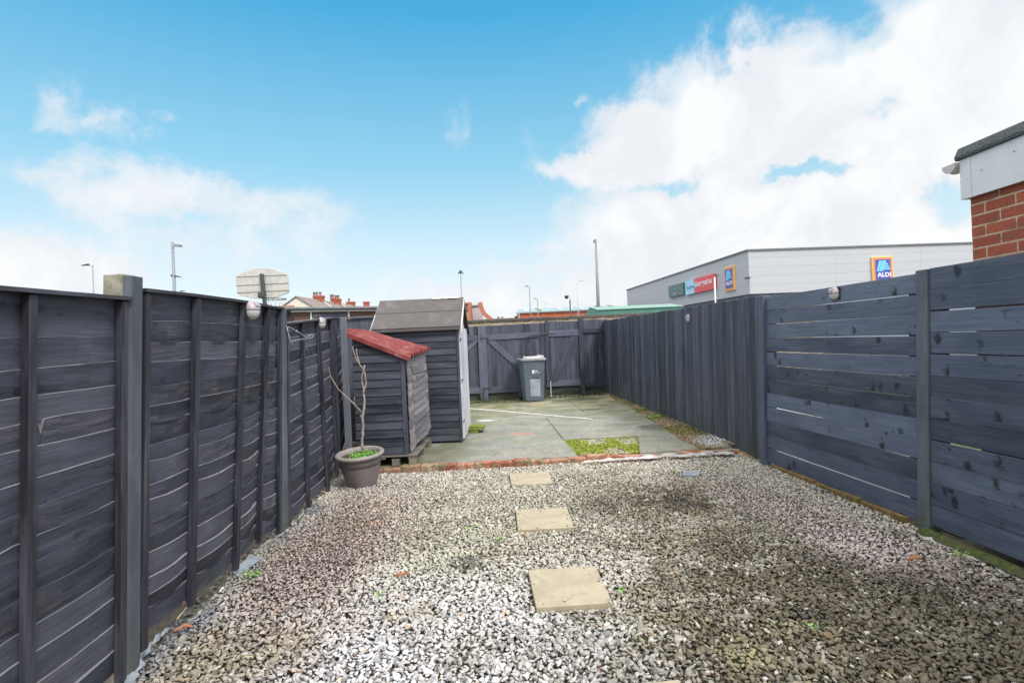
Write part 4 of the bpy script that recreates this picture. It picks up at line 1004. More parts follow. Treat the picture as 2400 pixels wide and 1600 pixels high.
# rolled edge on the near side
g.slab([(lx0-.10, yA+.072, rz(lx0-.1)+.035), (lx1+.085, yA+.072, rz(lx1+.085)+.035), (lx1+.085, yA, rz(lx1+.085)+.015), (lx0-.10, yA, rz(lx0-.1)+.015)], (0, 0, -.008))
g.slab([(lx0-.10, yA, rz(lx0-.1)+.014), (lx1+.085, yA, rz(lx1+.085)+.014), (lx1+.085, yA-.004, rz(lx1+.085)-.035), (lx0-.10, yA-.004, rz(lx0-.1)-.035)], (0, -.005, 0))
g.build('roof', 'red_sheet', lg)
pl = thing('pallet', (-1.6, 7.2, PZ), 'weathered wooden pallet under the log store', 'pallet')
g = MB()
for i in range(9):
    y = ly0-.035+i*.13; g.box(-2.0, -1.20, y, y+.10, .172, .192, L=(1, 0, 0))
g.build('deck_board', 'pallet_wood', pl, bevel=.002)
g = MB()
for x in (-1.96, -1.63, -1.265): g.box(x-.045, x+.045, ly0-.03, ly1+.12, .148, .1715, L=(0, 1, 0))
g.build('stringer', 'pallet_wood', pl)
for x in (-1.96, -1.46, -1.255):
    for y in (ly0-.03, 7.25, 7.75):
        g = MB(); g.box(x-.05, x+.04, y, y+.12, PZ+.001, .1475); g.build('block', 'pallet_wood', pl, bevel=.003)

# ================================================================ PLANT POT with bare tree
pc = gnd(842, 1144); pc = Vector((pc.x, pc.y+.135, -.005)); tilt = Matrix.Rotation(R(5), 4, 'X') @ Matrix.Rotation(R(-1.5), 4, 'Y')
pot = thing('plant_pot', pc, 'large taupe plastic plant pot beside the log store', 'plant pot')
g = MB(); H = .385
g.lathe([(0, 0), (.145, 0), (.150, .01), (.170, .07), (.198, .17), (.212, .235), (.214, .25), (.219, .252), (.226, .30), (.232, .335)], 48, M=tilt, c=pc)
pb = g.build('pot_body', 'pot_plastic', pot)
g = MB(); rim = [(.222, .325), (.244, .330), (.259, .342), (.264, .356), (.259, .370), (.244, .378), (.226, .376), (.214, .366), (.206, .345), (.190, .25)]
g.lathe(rim, 48, M=tilt, c=pc); g.build('rim', 'pot_rim', pot)
g = MB(); n_ = 24; vs = [tilt @ Vector((0, 0, .335))+pc]
for r_ in (.06, .12, .17, .208):
    for j in range(n_): a = 2*math.pi*j/n_; vs.append(tilt @ Vector((r_*math.cos(a), r_*math.sin(a), .330+.012*noise.noise(Vector((r_*20, j*.7, 0)))))+pc)
fs = [(0, 1+j, 1+(j+1) % n_) for j in range(n_)]+[(1+i*n_+j, 1+(i+1)*n_+j, 1+(i+1)*n_+(j+1) % n_, 1+i*n_+(j+1) % n_) for i in range(3) for j in range(n_)]
g.add(vs, fs, smooth=True); g.build('soil', 'soil', pot)
def leafy(g, c, r, n, ls, zs=.5, up=.5):
    for _ in range(n):
        a = random.uniform(0, 6.28); d = r*math.sqrt(random.random()); p_ = Vector(c)+Vector((math.cos(a)*d, math.sin(a)*d, random.uniform(0, zs)))
        q = Vector((random.gauss(0, 1), random.gauss(0, 1), up+random.random())).normalized(); s_ = q.orthogonal().normalized(); s_ = Matrix.Rotation(random.uniform(0, 6.28), 3, q) @ s_; t_ = q.cross(s_); l = ls*random.uniform(.5, 1.2)
        g.add([p_, p_+s_*l*.5+t_*l*.35, p_+s_*l, p_+s_*l*.5-t_*l*.35], [(0, 1, 2, 3)], rnd=min(1, max(0, random.gauss(.6, .25))))
random.seed(8)
g = MB(); 
for (dx, dy, r_, n_, z_) in ((.04, -.08, .09, 420, .03), (.12, -.03, .07, 280, .035), (-.04, -.11, .06, 260, .025), (-.07, .0, .05, 60, .04), (.05, .03, .05, 70, .05), (.06, -.19, .05, 260, .03), (.0, -.12, .08, 200, .035)):
    leafy(g, pc+Vector((dx, dy, .345+dy*.09)), r_, n_, .016, z_)
tag(g.build('weeds', 'leaf'), 'bright green chickweed growing round the stem in the pot', 'weeds', kind='stuff')
def zt2(x, y): return 600+x/3.015, 640+y/3.015
def T(x, y, dy=0): return at(*zt2(x, y), pc.y-.01+dy)
tree = thing('bare_tree', T(750, 1215), 'thin leafless young tree standing in the plant pot', 'tree')
def stick(g, pts, r0, r1, knob=.15):
    P = []; 
    for a, b_ in zip(pts, pts[1:]):
        for k in range(4): P.append(a.lerp(b_, k/4)+Vector((random.uniform(-1, 1), random.uniform(-1, 1), 0))*r0*.25)
    P.append(pts[-1]); rr = [lerp(r0, r1, i/(len(P)-1))*random.uniform(1-knob, 1+knob) for i in range(len(P))]; g.tube(P, rr, 8)
g = MB(); base_ = T(752, 1235); base_.z -= .0
stick(g, [T(752, 1245), T(750, 1190), T(757, 1100), T(752, 1010), T(765, 930), T(762, 850), T(752, 770), T(748, 735)], .0165, .010)
tr = g.build('trunk', 'bark', tree)
for nm, pts, r0, r1 in (('branch', [T(762, 850), T(778, 770), T(770, 715), T(762, 685), T(766, 650, .02)], .0095, .007),
                        ('branch', [T(748, 735), T(752, 705), T(762, 685), T(735, 650, -.03), T(716, 620, -.05), T(700, 590, -.05), T(692, 560, -.06), T(683, 520, -.06)], .008, .0045),
                        ('branch', [T(745, 985), T(700, 935, -.05), T(660, 893, -.09), T(620, 858, -.12), T(575, 810, -.15), T(550, 770, -.16), T(525, 720, -.17), T(515, 668, -.18)], .009, .004),
                        ('branch', [T(735, 650, -.03), T(722, 605, -.02), T(712, 570, -.01), T(710, 535, 0)], .006, .0045),
                        ('twig', [T(700, 940, -.05), T(694, 905, -.04), T(696, 875, -.04)], .006, .004), ('twig', [T(745, 1020), T(738, 1008), T(736, 1000)], .006, .005), ('twig', [T(757, 1005), T(768, 1000)], .006, .005)):
    g = MB(); stick(g, pts, r0, r1); g.build(nm, 'bark', tree)

# ================================================================ WHEELIE BIN
bc = gnd(1250, 941, PZ); bz = R(9)
bn = thing('wheelie_bin', Vector((bc.x, bc.y+.30, PZ)), 'dark grey wheelie bin standing in front of the back gates', 'bin', rz=bz)
BM = world(bn)
def bl(x, y, z): return BM @ Vector((x, y, z))
def ring(wx, yf, yb, z, r_=.035, n=5):
    pts = []
    for (cx, cy, a0) in ((wx-r_, yf+r_, -90), (wx-r_, yb-r_, 0), (-wx+r_, yb-r_, 90), (-wx+r_, yf+r_, 180)):
        for k in range(n): a = R(a0+90*k/(n-1)); pts.append(bl(cx+r_*math.cos(a), cy+r_*math.sin(a), z))
    return pts
def loft(g, rings, m=0, cap=True, smooth=False):
    n = len(rings[0]); vs = [p for r_ in rings for p in r_]
    fs = [(i*n+j, i*n+(j+1) % n, (i+1)*n+(j+1) % n, (i+1)*n+j) for i in range(len(rings)-1) for j in range(n)]
    if cap: fs += [tuple(range(n-1, -1, -1)), tuple(range((len(rings)-1)*n, len(rings)*n))]
    g.add(vs, fs, (0, 0, 1), m, smooth=smooth)
g = MB(); loft(g, [ring(.205, -.28, .20, .012), ring(.215, -.285, .21, .04), ring(.235, -.30, .27, .35), ring(.262, -.335, .33, .86), ring(.268, -.345, .345, .95), ring(.268, -.35, .35, .985)])
body = g.build('bin_body', 'bin_plastic', bn, bevel=.004)
g = MB(); loft(g, [ring(.288, -.372, .372, .965), ring(.292, -.376, .376, .972), ring(.292, -.376, .376, 1.012), ring(.283, -.366, .366, 1.024)])
loft(g, [ring(.30, -.31, .42, .995, .02), ring(.30, -.31, .42, 1.012, .02)])
lid = g.build('lid', 'bin_lid', bn, bevel=.003)
g = MB()
vs = []; n_ = 14      # raised dished top
for j in range(n_+1):
    u = -1+2*j/n_; zz = 1.038+.030*abs(u)**6
    for y, dz in ((-.33, -.014), (-.29, .006), (.29, .02), (.34, 0)): vs.append(bl(.245*u, y, zz+dz))
g.add(vs, [(j*4+k, (j+1)*4+k, (j+1)*4+k+1, j*4+k+1) for j in range(n_) for k in range(3)], smooth=True)
g.slab([bl(-.245, -.33, 1.056), bl(-.245, -.33, 1.023), bl(.245, -.33, 1.023), bl(.245, -.33, 1.056), bl(.2, -.33, 1.03), bl(-.2, -.33, 1.03)], (0, .004, 0))
g.tube([bl(-.245, -.29, 1.052), bl(-.21, -.31, 1.062), bl(-.18, -.32, 1.045)], .014, 6); g.tube([bl(.245, -.29, 1.052), bl(.21, -.31, 1.062), bl(.18, -.32, 1.045)], .014, 6)
g.build('lid_top', 'bin_lid_top', lid)
g = MB(); g.tube([bl(-.30, .41, .995), bl(.30, .41, .995)], .016, 10); g.tube([bl(-.30, .41, .995), bl(-.27, .34, .96)], .014, 8); g.tube([bl(.30, .41, .995), bl(.27, .34, .96)], .014, 8)
g.build('handle', 'bin_plastic', bn)
for s_ in (-1, 1):
    g = MB(); cx = .255*s_; g.tube([bl(cx-.025, .27, .10), bl(cx+.025, .27, .10)], .10, 20); g.build('wheel', 'rubber', bn)
g = MB(); g.tube([bl(-.25, .27, .10), bl(.25, .27, .10)], .012, 8); g.build('axle', 'pale_metal', bn)
def bf_(x, z, o_=.003):      # point on the sloping front face
    yf = interp(z, [.04, .35, .86, .95], [-.285, -.30, -.335, -.345]); return bl(x, yf-o_, z)
g = MB(); g.slab([bf_(-.105, .125), bf_(.135, .125), bf_(.137, .535), bf_(-.105, .535)], BM.to_3x3() @ Vector((0, -.003, 0)))
g.build('front_panel', 'bin_panel', bn)
g = MB(); g.tube([bf_(-.082, .54), bf_(-.05, .567), bf_(.08, .567), bf_(.115, .54)], .006, 6); g.build('grip_slot', 'rubber', bn)
uxb, uyb = BM.to_3x3() @ Vector((1, 0, 0)), BM.to_3x3() @ Vector((0, -.066, 1)).normalized()
g = MB()
for r_ in range(3):
    for c_ in range(2): g.slab([bf_(-.05+c_*.024, .665+r_*.028), bf_(-.028+c_*.024, .665+r_*.028), bf_(-.028+c_*.024, .690+r_*.028), bf_(-.05+c_*.024, .690+r_*.028)], BM.to_3x3() @ Vector((0, -.002, 0)))
g.build('crest', 'white_paint', bn)
text('Hull', 'lettering', .05, bn, bf_(.003, .708), uxb, uyb, 'white_paint', .001, .001, width=.07)
text('City Council', 'lettering', .02, bn, bf_(.003, .670), uxb, uyb, 'white_paint', .001, .0008, width=.125, height=.022)

# ================================================================ SMALL THINGS IN THE GARDEN
a, b_ = gnd(1098, 957, PZ+.012), gnd(1388, 982.5, PZ+.012)
g = MB(); dd = (b_-a).normalized(); sd_ = Vector((-dd.y, dd.x, 0)); g.beam(a, b_, sd_*.045, (0, 0, .022)); tag(g.build('white_pole', 'pole_white', None, bevel=.003), 'long white plastic batten lying on the concrete yard', 'batten')
mb_ = gnd(1117, 1014, PZ)
g = MB()
def lumpy(g, x0, x1, y0, y1, z0, z1, n=7, amp=.006):
    vs = []; 
    for i in range(n):
        for j in range(n):
            vs.append((lerp(x0, x1, i/(n-1)), lerp(y0, y1, j/(n-1)), z1+amp*random.uniform(-1, 1)))
    b0 = len(vs); ringi = [i*n for i in range(n)]+[(n-1)*n+j for j in range(1, n)]+[i*n+n-1 for i in range(n-2, -1, -1)]+[j for j in range(n-2, 0, -1)]
    vs += [(vs[i][0]+random.uniform(-amp, amp), vs[i][1]+random.uniform(-amp, amp), z0) for i in ringi]
    m_ = len(ringi)
    fs = [(i*n+j, (i+1)*n+j, (i+1)*n+j+1, i*n+j+1) for i in range(n-1) for j in range(n-1)]+[(ringi[k], b0+k, b0+(k+1) % m_, ringi[(k+1) % m_]) for k in range(m_)]
    g.add(vs, fs, smooth=False)
lumpy(g, mb_.x-.16, mb_.x+.13, mb_.y-.02, mb_.y+.26, PZ+.055, PZ+.105)
lumpy(g, mb_.x-.18, mb_.x+.03, mb_.y-.01, mb_.y+.20, PZ, PZ+.054)
tag(g.build('mossy_block', 'mossy'), 'bright moss covered block on the concrete beside the shed door', 'block')
def crumple(name, line, wd, amp, z, lab, mt='membrane', up=.02):
    g = MB(); vs = []; n_ = 60; m_ = 5; P = [Vector((p.x, p.y, 0)) for p in line]
    seg = [0]; 
    for a, b_ in zip(P, P[1:]): seg.append(seg[-1]+(b_-a).length)
    for i in range(n_+1):
        s_ = seg[-1]*i/n_; k = max(j for j in range(len(P)-1) if seg[j] <= s_+1e-9); t_ = (s_-seg[k])/(seg[k+1]-seg[k]); c = P[k].lerp(P[k+1], min(1, t_)); d = (P[k+1]-P[k]).normalized(); nn_ = Vector((-d.y, d.x, 0))
        ww = wd(i/n_)*max(.12, 1+1.3*noise.noise(Vector((i*.17, z*9, 4)))+.5*noise.noise(Vector((i*.7, 3, z))))
        for j in range(m_):
            u = j/(m_-1); q = c+nn_*ww*(u-.5); q.z = z+up*math.sin(math.pi*u)*(.3+1.0*abs(noise.noise(Vector((i*.13, 1, 3)))*2))+amp*noise.noise(Vector((i*.5, j*.8, 7))); vs.append(q)
    g.add(vs, [(i*m_+j, (i+1)*m_+j, (i+1)*m_+j+1, i*m_+j+1) for i in range(n_) for j in range(m_-1)], smooth=True)
    return tag(g.build(name, mt), lab, 'sheet')
crumple('weed_membrane', [gnd(1365, 1088, .01), gnd(1440, 1079, .02), gnd(1545, 1071, .03), gnd(1640, 1066, .03), gnd(1716, 1063, .02)], lambda u: .012+.10*min(1, u*2.2)*(1-.3*u), .012, .035, 'crumpled white weed membrane strip along the right half of the brick edging', up=.03)
crumple('weed_membrane', [gnd(2128, 1239, .01), gnd(2200, 1268, .015), gnd(2290, 1300, .02), gnd(2400, 1345, .02), gnd(2560, 1410, .02)], lambda u: .015+.11*u, .010, .004, 'torn pale membrane edge beside the moss at the right fence foot')
crumple('plastic_sheet', [gnd(285, 1650, .0), gnd(310, 1590, .0), gnd(345, 1530, .0), gnd(395, 1480, .0)], lambda u: .05*(1-u)+.012, .01, .018, 'grey plastic strip at the foot of the near concrete post', 'slate')
q = [gnd(552, 1348, .012), gnd(600, 1300, .012), gnd(613, 1303, .018), gnd(580, 1340, .018)]
q = [gnd(548, 1350, .015), gnd(596, 1302, .02), gnd(612, 1304, .025), gnd(562, 1350, .02)]
g = MB(); g.slab([gnd(545, 1335, .03), gnd(556, 1349, .02), gnd(612, 1308, .02), gnd(590, 1298, .035)], (0, 0, -.008)); tag(g.build('slate_piece', 'slate', None, bevel=.002), 'broken grey slate poking out from under the left fence', 'slate')
g = MB(); g.tube([gnd(410, 1478, .03), gnd(425, 1470, .045), gnd(432, 1464, .04), gnd(445, 1466, .05), gnd(453, 1470, .03)], [.009, .007, .010, .007, .006], 6); tag(g.build('rusty_scrap', 'rust'), 'rusty curled scrap at the foot of a left fence batten', 'scrap')
g = MB(); a = gnd(942, 1346, .03); g.beam(a-Vector((.045, 0, 0)), a+Vector((.045, .01, .006)), (0, .018, 0), (0, 0, .012)); tag(g.build('wood_offcut', 'rust'), 'small reddish wood offcut on the gravel left of the largest slab', 'offcut')
g = MB(); vs = []
c = gnd(2147, 1315, .03)
for i in range(7):
    for j in range(4):
        u, v = i/6, j/3; vs.append(c+Vector(((u-.5)*.09, (v-.5)*.045*math.sin(math.pi*(.1+.8*u)), .018*abs(v-.5)*2+.012*math.sin(3*u))))
g.add(vs, [(i*4+j, (i+1)*4+j, (i+1)*4+j+1, i*4+j+1) for i in range(6) for j in range(3)], smooth=True); tag(g.build('dead_leaf', 'rust'), 'curled red-brown dead leaf on the dark gravel near the right fence', 'leaf')
g = MB(); q0, q1, q2, q3 = gnd(1603, 1101, .03), gnd(1640, 1103, .035), gnd(1640, 1112, .02), gnd(1600, 1112, .02)
g.slab([q3, q2, q1, q0], (0, 0, -.03)); tag(g.build('flat_stone', 'slate', None, bevel=.006), 'flat grey stone in the gravel just before the white membrane', 'stone')
# straw and twigs caught in the gravel
random.seed(77); g = MB()
for _ in range(70):
    y = random.uniform(2.2, 6.2); x = random.choice([lfx(y)+abs(random.gauss(.05, .25)), random.uniform(-1.6, 2.7), random.uniform(1.5, 2.7)]); a = random.uniform(0, 3.14); l = random.uniform(.02, .07)
    p_ = Vector((float(x), y, .022)); d = Vector((math.cos(a), math.sin(a), random.uniform(-.1, .25)))*l; g.tube([p_, p_+d*.5+Vector((0, 0, .004)), p_+d], random.uniform(.0012, .0028), 5)
for p0, p1, p2 in (((1862, 1128), (1890, 1146), (1910, 1160)), ((1870, 1172), (1905, 1190), (1935, 1210)), ((700, 1216), (708, 1204), (712, 1190)), ((466, 1400), (440, 1420), (415, 1450))):
    g.tube([gnd(*p0, .025), gnd(*p1, .04), gnd(*p2, .03)], .0035, 5)
tag(g.build('twigs', 'straw'), 'dry straws and twigs scattered over the gravel', 'twigs', kind='stuff')
random.seed(5); g = MB()
for (px, py, r_, n_) in ((2250, 1300, .05, 40), (1905, 1468, .03, 26), (1170, 1262, .03, 30), (1095, 1240, .035, 26), (1455, 1385, .02, 20), (890, 1390, .03, 24), (1490, 1115, .02, 12)):
    leafy(g, gnd(px, py, .02), r_, n_, .016, .02)
leafy(g, gnd(1537, 978, .08), .12, 120, .022, .04); leafy(g, gnd(1520, 976, .07), .10, 50, .02, .03)
for (px, py) in ((596, 1348), (1745, 1065), (1760, 1075)): leafy(g, gnd(px, py, .02), .05, 30, .02, .03)
tag(g.build('weeds', 'leaf'), 'small green weeds sprouting through the gravel and stone strip', 'weeds', kind='stuff')

# ---------------------------------------------------------------- solar fence lamps
def solar_lamp(c, nrm, r, label, squash=1.15):
    """half-egg on the fence: cap with a tilted cell above, clear lens below"""
    nrm = Vector(nrm).normalized(); up = Vector((0, 0, 1)); side = up.cross(nrm).normalized()
    root = thing('solar_lamp', c, label, 'lamp', 'solar lamps on the fences')
    def shell(z0, z1, k, rr):
        g = MB(); vs = []; n1_, n2_ = 8, 14
        for i in range(n1_+1):
            ph = lerp(z0, z1, i/n1_)
            for j in range(n2_+1):
                a = math.pi*j/n2_; vs.append(c+side*math.cos(a)*math.cos(ph)*rr+nrm*math.sin(a)*math.cos(ph)*rr*.95+up*math.sin(ph)*rr*squash)
        g.add(vs, [(i*(n2_+1)+j, (i+1)*(n2_+1)+j, (i+1)*(n2_+1)+j+1, i*(n2_+1)+j+1) for i in range(n1_) for j in range(n2_)], smooth=True); return g
    shell(.06, math.pi/2-.02, 0, r).build('cap', 'lamp_cap', root)
    shell(-math.pi/2+.25, -.04, 0, r*.97).build('lens', 'lamp_lens', root)
    g = MB(); g.lathe([(0, 0), (r*.93, 0), (r*.93, .006), (0, .006)], 20, c=c-up*.003); g.build('seam', 'rubber', root)
    g = MB(); n_ = (nrm+up*.95).normalized(); u_ = side; v_ = n_.cross(u_).normalized(); q = c+n_*r*1.03; s_ = r*.42
    g.slab([q-u_*s_-v_*s_*.8, q+u_*s_-v_*s_*.8, q+u_*s_+v_*s_*.8, q-u_*s_+v_*s_*.8], -n_*.006); g.build('solar_cell', 'solar_cell', root)
    g = MB(); g.slab([c-side*r*1.05-up*r*1.0, c+side*r*1.05-up*r*1.0, c+side*r*1.05+up*r*.95, c-side*r*1.05+up*r*.95], -nrm*.012); g.build('back_plate', 'rubber', root)
yy = 3.72; c = at(590, 727, yy); solar_lamp(c, (1, -.15, 0), .058, 'nearest white solar lamp, on the tall panel of the left fence')
yy = 5.85; c = at(752, 757, yy); solar_lamp(c, (1, -.1, 0), .055, 'solar lamp on the lower left panel, behind the metal bracket')
def on_right(px, py, a, b_, off):
    d = (b_-a).normalized(); n_ = Vector((-d.y, d.x, 0)); n_ = n_ if n_.x < 0 else -n_; n2_ = (n_+Vector((0, 0, LEAN))).normalized()
    return onp(px, py, a+n_*off, n2_), n_
c, n_ = on_right(1957, 688, A, B, .03); solar_lamp(c, n_, .055, 'solar lamp on the top board of the slatted fence', 1.1)
c, n_ = on_right(1615, 745, C0, A, .03); solar_lamp(c, n_, .055, 'solar lamp on the dark vertical board fence')

# hanging-basket bracket on the second left post
br = thing('basket_bracket', at(680, 780, 4.6), 'scrolled iron hanging basket bracket on the left fence post', 'bracket')
def zb(x, y, Y): return at(540+x/7.84, 610+y/7.84, Y)
g = MB(); g.tube([zb(1022, 1190, 4.60), zb(1060, 1330, 4.60), zb(1100, 1490, 4.60), zb(1110, 1560, 4.60)], .005, 6); g.build('back_bar', 'wrought_iron', br)
g = MB(); g.tube([zb(1045, 1240, 4.60), zb(1080, 1228, 4.65), zb(1140, 1260, 4.68), zb(1215, 1310, 4.72), zb(1260, 1325, 4.75), zb(1340, 1385, 4.8), zb(1430, 1435, 4.84), zb(1500, 1420, 4.86), zb(1520, 1385, 4.87), zb(1490, 1365, 4.86), zb(1445, 1385, 4.84), zb(1420, 1410, 4.83)], .0055, 6)
g.tube([zb(1050, 1250, 4.60), zb(1065, 1285, 4.62), zb(1120, 1300, 4.64)], .004, 6); g.tube([zb(1205, 1295, 4.715), zb(1225, 1320, 4.725)], .010, 6); g.build('arm', 'wrought_iron', br)
g = MB(); g.tube([zb(1100, 1490, 4.60), zb(1200, 1470, 4.66), zb(1320, 1450, 4.75), zb(1440, 1435, 4.84)], .005, 6)
g.tube([zb(1100, 1490, 4.60), zb(1095, 1525, 4.61), zb(1130, 1540, 4.63), zb(1160, 1525, 4.64)], .0045, 6); g.build('brace', 'wrought_iron', br)

# ================================================================ BEYOND THE FENCES
# basketball hoop in the next garden
HY = 11.3
def zh(x, y, Y=HY): return at(540+x/7.84, 610+y/7.84, Y)
bp = zh(640, 860); hoop = thing('basketball_hoop', (bp.x, HY, 0), 'back of a pale basketball backboard on a dark pole beyond the left fence', 'basketball hoop')
out = [(92, 330), (105, 302), (180, 245), (270, 200), (380, 162), (480, 142), (590, 133), (700, 142), (820, 166), (920, 200), (1010, 238), (1045, 262), (1060, 290), (1082, 555), (1078, 580), (1045, 605), (900, 660), (820, 685), (700, 695), (560, 702), (440, 700), (360, 690), (200, 655), (150, 635), (122, 600)]
g = MB(); g.slab([zh(*p) for p in out][::-1], (0, .03, 0)); bb = g.build('backboard', 'board_back', hoop, bevel=.006)
g = MB()
for (x0, y0, x1, y1) in ((110, 300, 1040, 262), (108, 460, 1068, 412), (118, 592, 1080, 542)): g.beam(zh(x0, y0, HY-.006), zh(x1, y1, HY-.006), (0, .012, 0), (0, 0, .012))
g.build('cross_rib', 'board_rib', bb)
g = MB()
for x in (270, 405, 540, 730, 870): g.beam(zh(x, 190 if x != 270 else 215, HY-.003), zh(x+28, 655, HY-.003), (.006, 0, 0), (0, .006, 0))
g.build('upright_rib', 'board_back', bb)
g = MB(); a_, b_ = zh(572, 245, HY-.05), zh(640, 870, HY-.05); dd = b_-a_; g.beam(a_, a_+dd*(a_.z/(a_.z-b_.z)), (.07, 0, 0), (0, .07, 0)); g.build('pole', 'dark_metal', hoop, bevel=.012)
g = MB(); g.box(zh(545, 600).x, zh(665, 600).x, HY-.12, HY-.004, zh(600, 690).z, zh(600, 590).z); g.build('mounting', 'dark_metal', hoop, bevel=.01)
rc = zh(640, 695)+Vector((.02, .42, .01)); g = MB(); g.tube([rc+Vector((.225*math.cos(2*math.pi*j/24), .225*math.sin(2*math.pi*j/24), 0)) for j in range(25)], .009, 6); g.build('rim', 'dark_metal', hoop)
g = MB(); random.seed(6)
for j in range(14):
    a = 2*math.pi*j/14; p0 = rc+Vector((.225*math.cos(a), .225*math.sin(a), 0)); p1 = rc+Vector((.17*math.cos(a+.25), .17*math.sin(a+.25), -.14)); p2 = rc+Vector((.13*math.cos(a), .13*math.sin(a), -.28+random.uniform(-.05, .05)))
    g.tube([p0, p1, p2], .0035, 4); p3 = rc+Vector((.17*math.cos(a-.25), .17*math.sin(a-.25), -.14)); g.tube([p0, p3, p2], .0035, 4)
g.build('net', 'net', hoop)

# low brown brick building with louvre
LY = 24.0
def zl(x, y, Y=LY): return at(640+x/8.4, 660+y/8.4, Y)
pL, pR = at(684, 728, 24.0), at(898, 724.5, 25.8); pR.z = pL.z
bd = Vector((pR.x-pL.x, pR.y-pL.y, 0)).normalized(); bnrm = Vector((-bd.y, bd.x, 0)); LP0 = Vector((pL.x, pL.y, 0)); hT = pL.z
lb = thing('low_building', LP0, 'low dark brown brick building with a black louvre behind the left fence', 'building', rz=math.atan2(bd.y, bd.x))
LM = world(lb)
def sl_(px): q = onp(px, 740, LP0, bnrm); return (q-LP0).dot(bd)
def lbuild(g, nm, mt, par, **k):
    g.v = [tuple(LM @ Vector(p)) for p in g.v]; return g.build(nm, mt, par, **k)
LL = sl_(1050)
g = MB(); g.box(.1, LL, 0, 6, 0, hT, L=(1, 0, 0), off=False); lbuild(g, 'wall', 'brown_brick', lb)
g = MB(); g.box(-.05, LL+.02, -.13, -.08, hT-.07, hT+.015); lbuild(g, 'soffit', 'white_trim', lb)
g = MB(); g.box(-.25, LL+.05, -.16, 6.1, hT+.017, hT+.13); g.tube([(-.35, -.24, hT+.075), (LL+.1, -.24, hT+.075)], .07, 10); lbuild(g, 'roof', 'roof_grey', lb, bevel=.02)
lx_, rx_, tz_ = sl_(731), sl_(815), hT-.12
g = MB(); g.box(lx_, rx_, -.02, -.004, 1.2, tz_); lo = lbuild(g, 'louvre', 'louvre', lb)
noisy('louvre_blade', (.075, .09, .13), (.11, .12, .16), 2, .4, bs=0)
g = MB(); z = 1.22
while z < tz_-.05:
    g.hexa([(lx_, -.08, z), (rx_, -.08, z), (rx_, -.025, z+.03), (lx_, -.025, z+.03), (lx_, -.08, z+.018), (rx_, -.08, z+.018), (rx_, -.025, z+.048), (lx_, -.025, z+.048)]); z += .085
lbuild(g, 'blades', 'louvre_blade', lo)
for a_ in (lx_-.04, rx_+.04):
    g = MB(); g.box(a_-.03, a_+.03, -.05, -.004, 1.2, hT-.02); lbuild(g, 'louvre_frame', 'white_trim', lb)
# orange brick piers with louvres
def pier(name, px0, px1, pyt, Y, label, louv):
    a_, b_ = at(px0, pyt, Y), at(px1, pyt, Y); p = thing(name, ((a_.x+b_.x)/2, Y+1, 0), label, 'building'); g = MB(); g.box(a_.x, b_.x, Y, Y+2.5, 0, a_.z, L=(1, 0, 0), off=False); g.build('wall', 'orange_brick', p)
    g = MB(); z = a_.z-.25
    while z > a_.z-louv: g.box(a_.x+(b_.x-a_.x)*.15, b_.x-(b_.x-a_.x)*.2, Y-.05, Y-.01, z-.05*Y/40, z); z -= .11*Y/40
    g.build('louvre', 'white_trim', p); return p, a_, b_
p, a_, b_ = pier('brick_pier', 678, 687.5, 721, 30, 'narrow orange brick pier with pale slats beside the low brown building', 1.0)
g = MB(); g.box(at(640, 721, 30).x, b_.x, 30, 30.15, a_.z, a_.z+.12); g.build('top_rail', 'terracotta_steel', p)

# terrace of houses
RX = lambda y: -23.3+.0897*(y-60); RZH = 1.5+5.86
ys_ = [60, 65.2, 71, 76.2, 82]
labs = ['nearest terraced house with cream gable and brown roof', 'second terraced house along, its chimney with four pots', 'third terraced house with a single-pot chimney', 'farthest terraced house with low chimney stack']
for i in range(4):
    y0, y1 = ys_[i], ys_[i+1]; h = thing('terraced_house', (RX(y0), (y0+y1)/2, 0), labs[i], 'house', 'terraced houses beyond the low building')
    hw, ez = 4.2, RZH-2.75
    g = MB(); g.hexa([(RX(y0)-hw, y0, 0), (RX(y0)+hw, y0, 0), (RX(y1)+hw, y1-.01, 0), (RX(y1)-hw, y1-.01, 0), (RX(y0)-hw, y0, ez), (RX(y0)+hw, y0, ez), (RX(y1)+hw, y1-.01, ez), (RX(y1)-hw, y1-.01, ez)])
    g.slab([(RX(y0)-hw, y0, ez+.001), (RX(y0)+hw, y0, ez+.001), (RX(y0), y0, RZH-.05)], (0, .25, 0)); g.build('wall', 'render_cream', h)
    g = MB()
    for s_ in (-1, 1):
        g.slab([(RX(y0)+s_*(hw+.3), y0-.12 if i == 0 else y0, ez-.2), (RX(y1)+s_*(hw+.3), y1, ez-.2), (RX(y1), y1, RZH), (RX(y0), y0-.12 if i == 0 else y0, RZH)], (0, 0, .12), L=(0, 1, 0))
    r_ = g.build('roof', 'tile_brown', h)
    if i < 2:
        g = MB(); y = y1-.05
        g.slab([(RX(y)+.1, y, RZH+.13), (RX(y)+hw, y, ez+.13), (RX(y)+hw, y+.2, ez+.13), (RX(y)+.1, y+.2, RZH+.13)], (0, 0, .12)); g.build('verge', 'white_trim', h)
def zc(x, y, Y): return at(640+x/8.4, 660+y/8.4, Y)
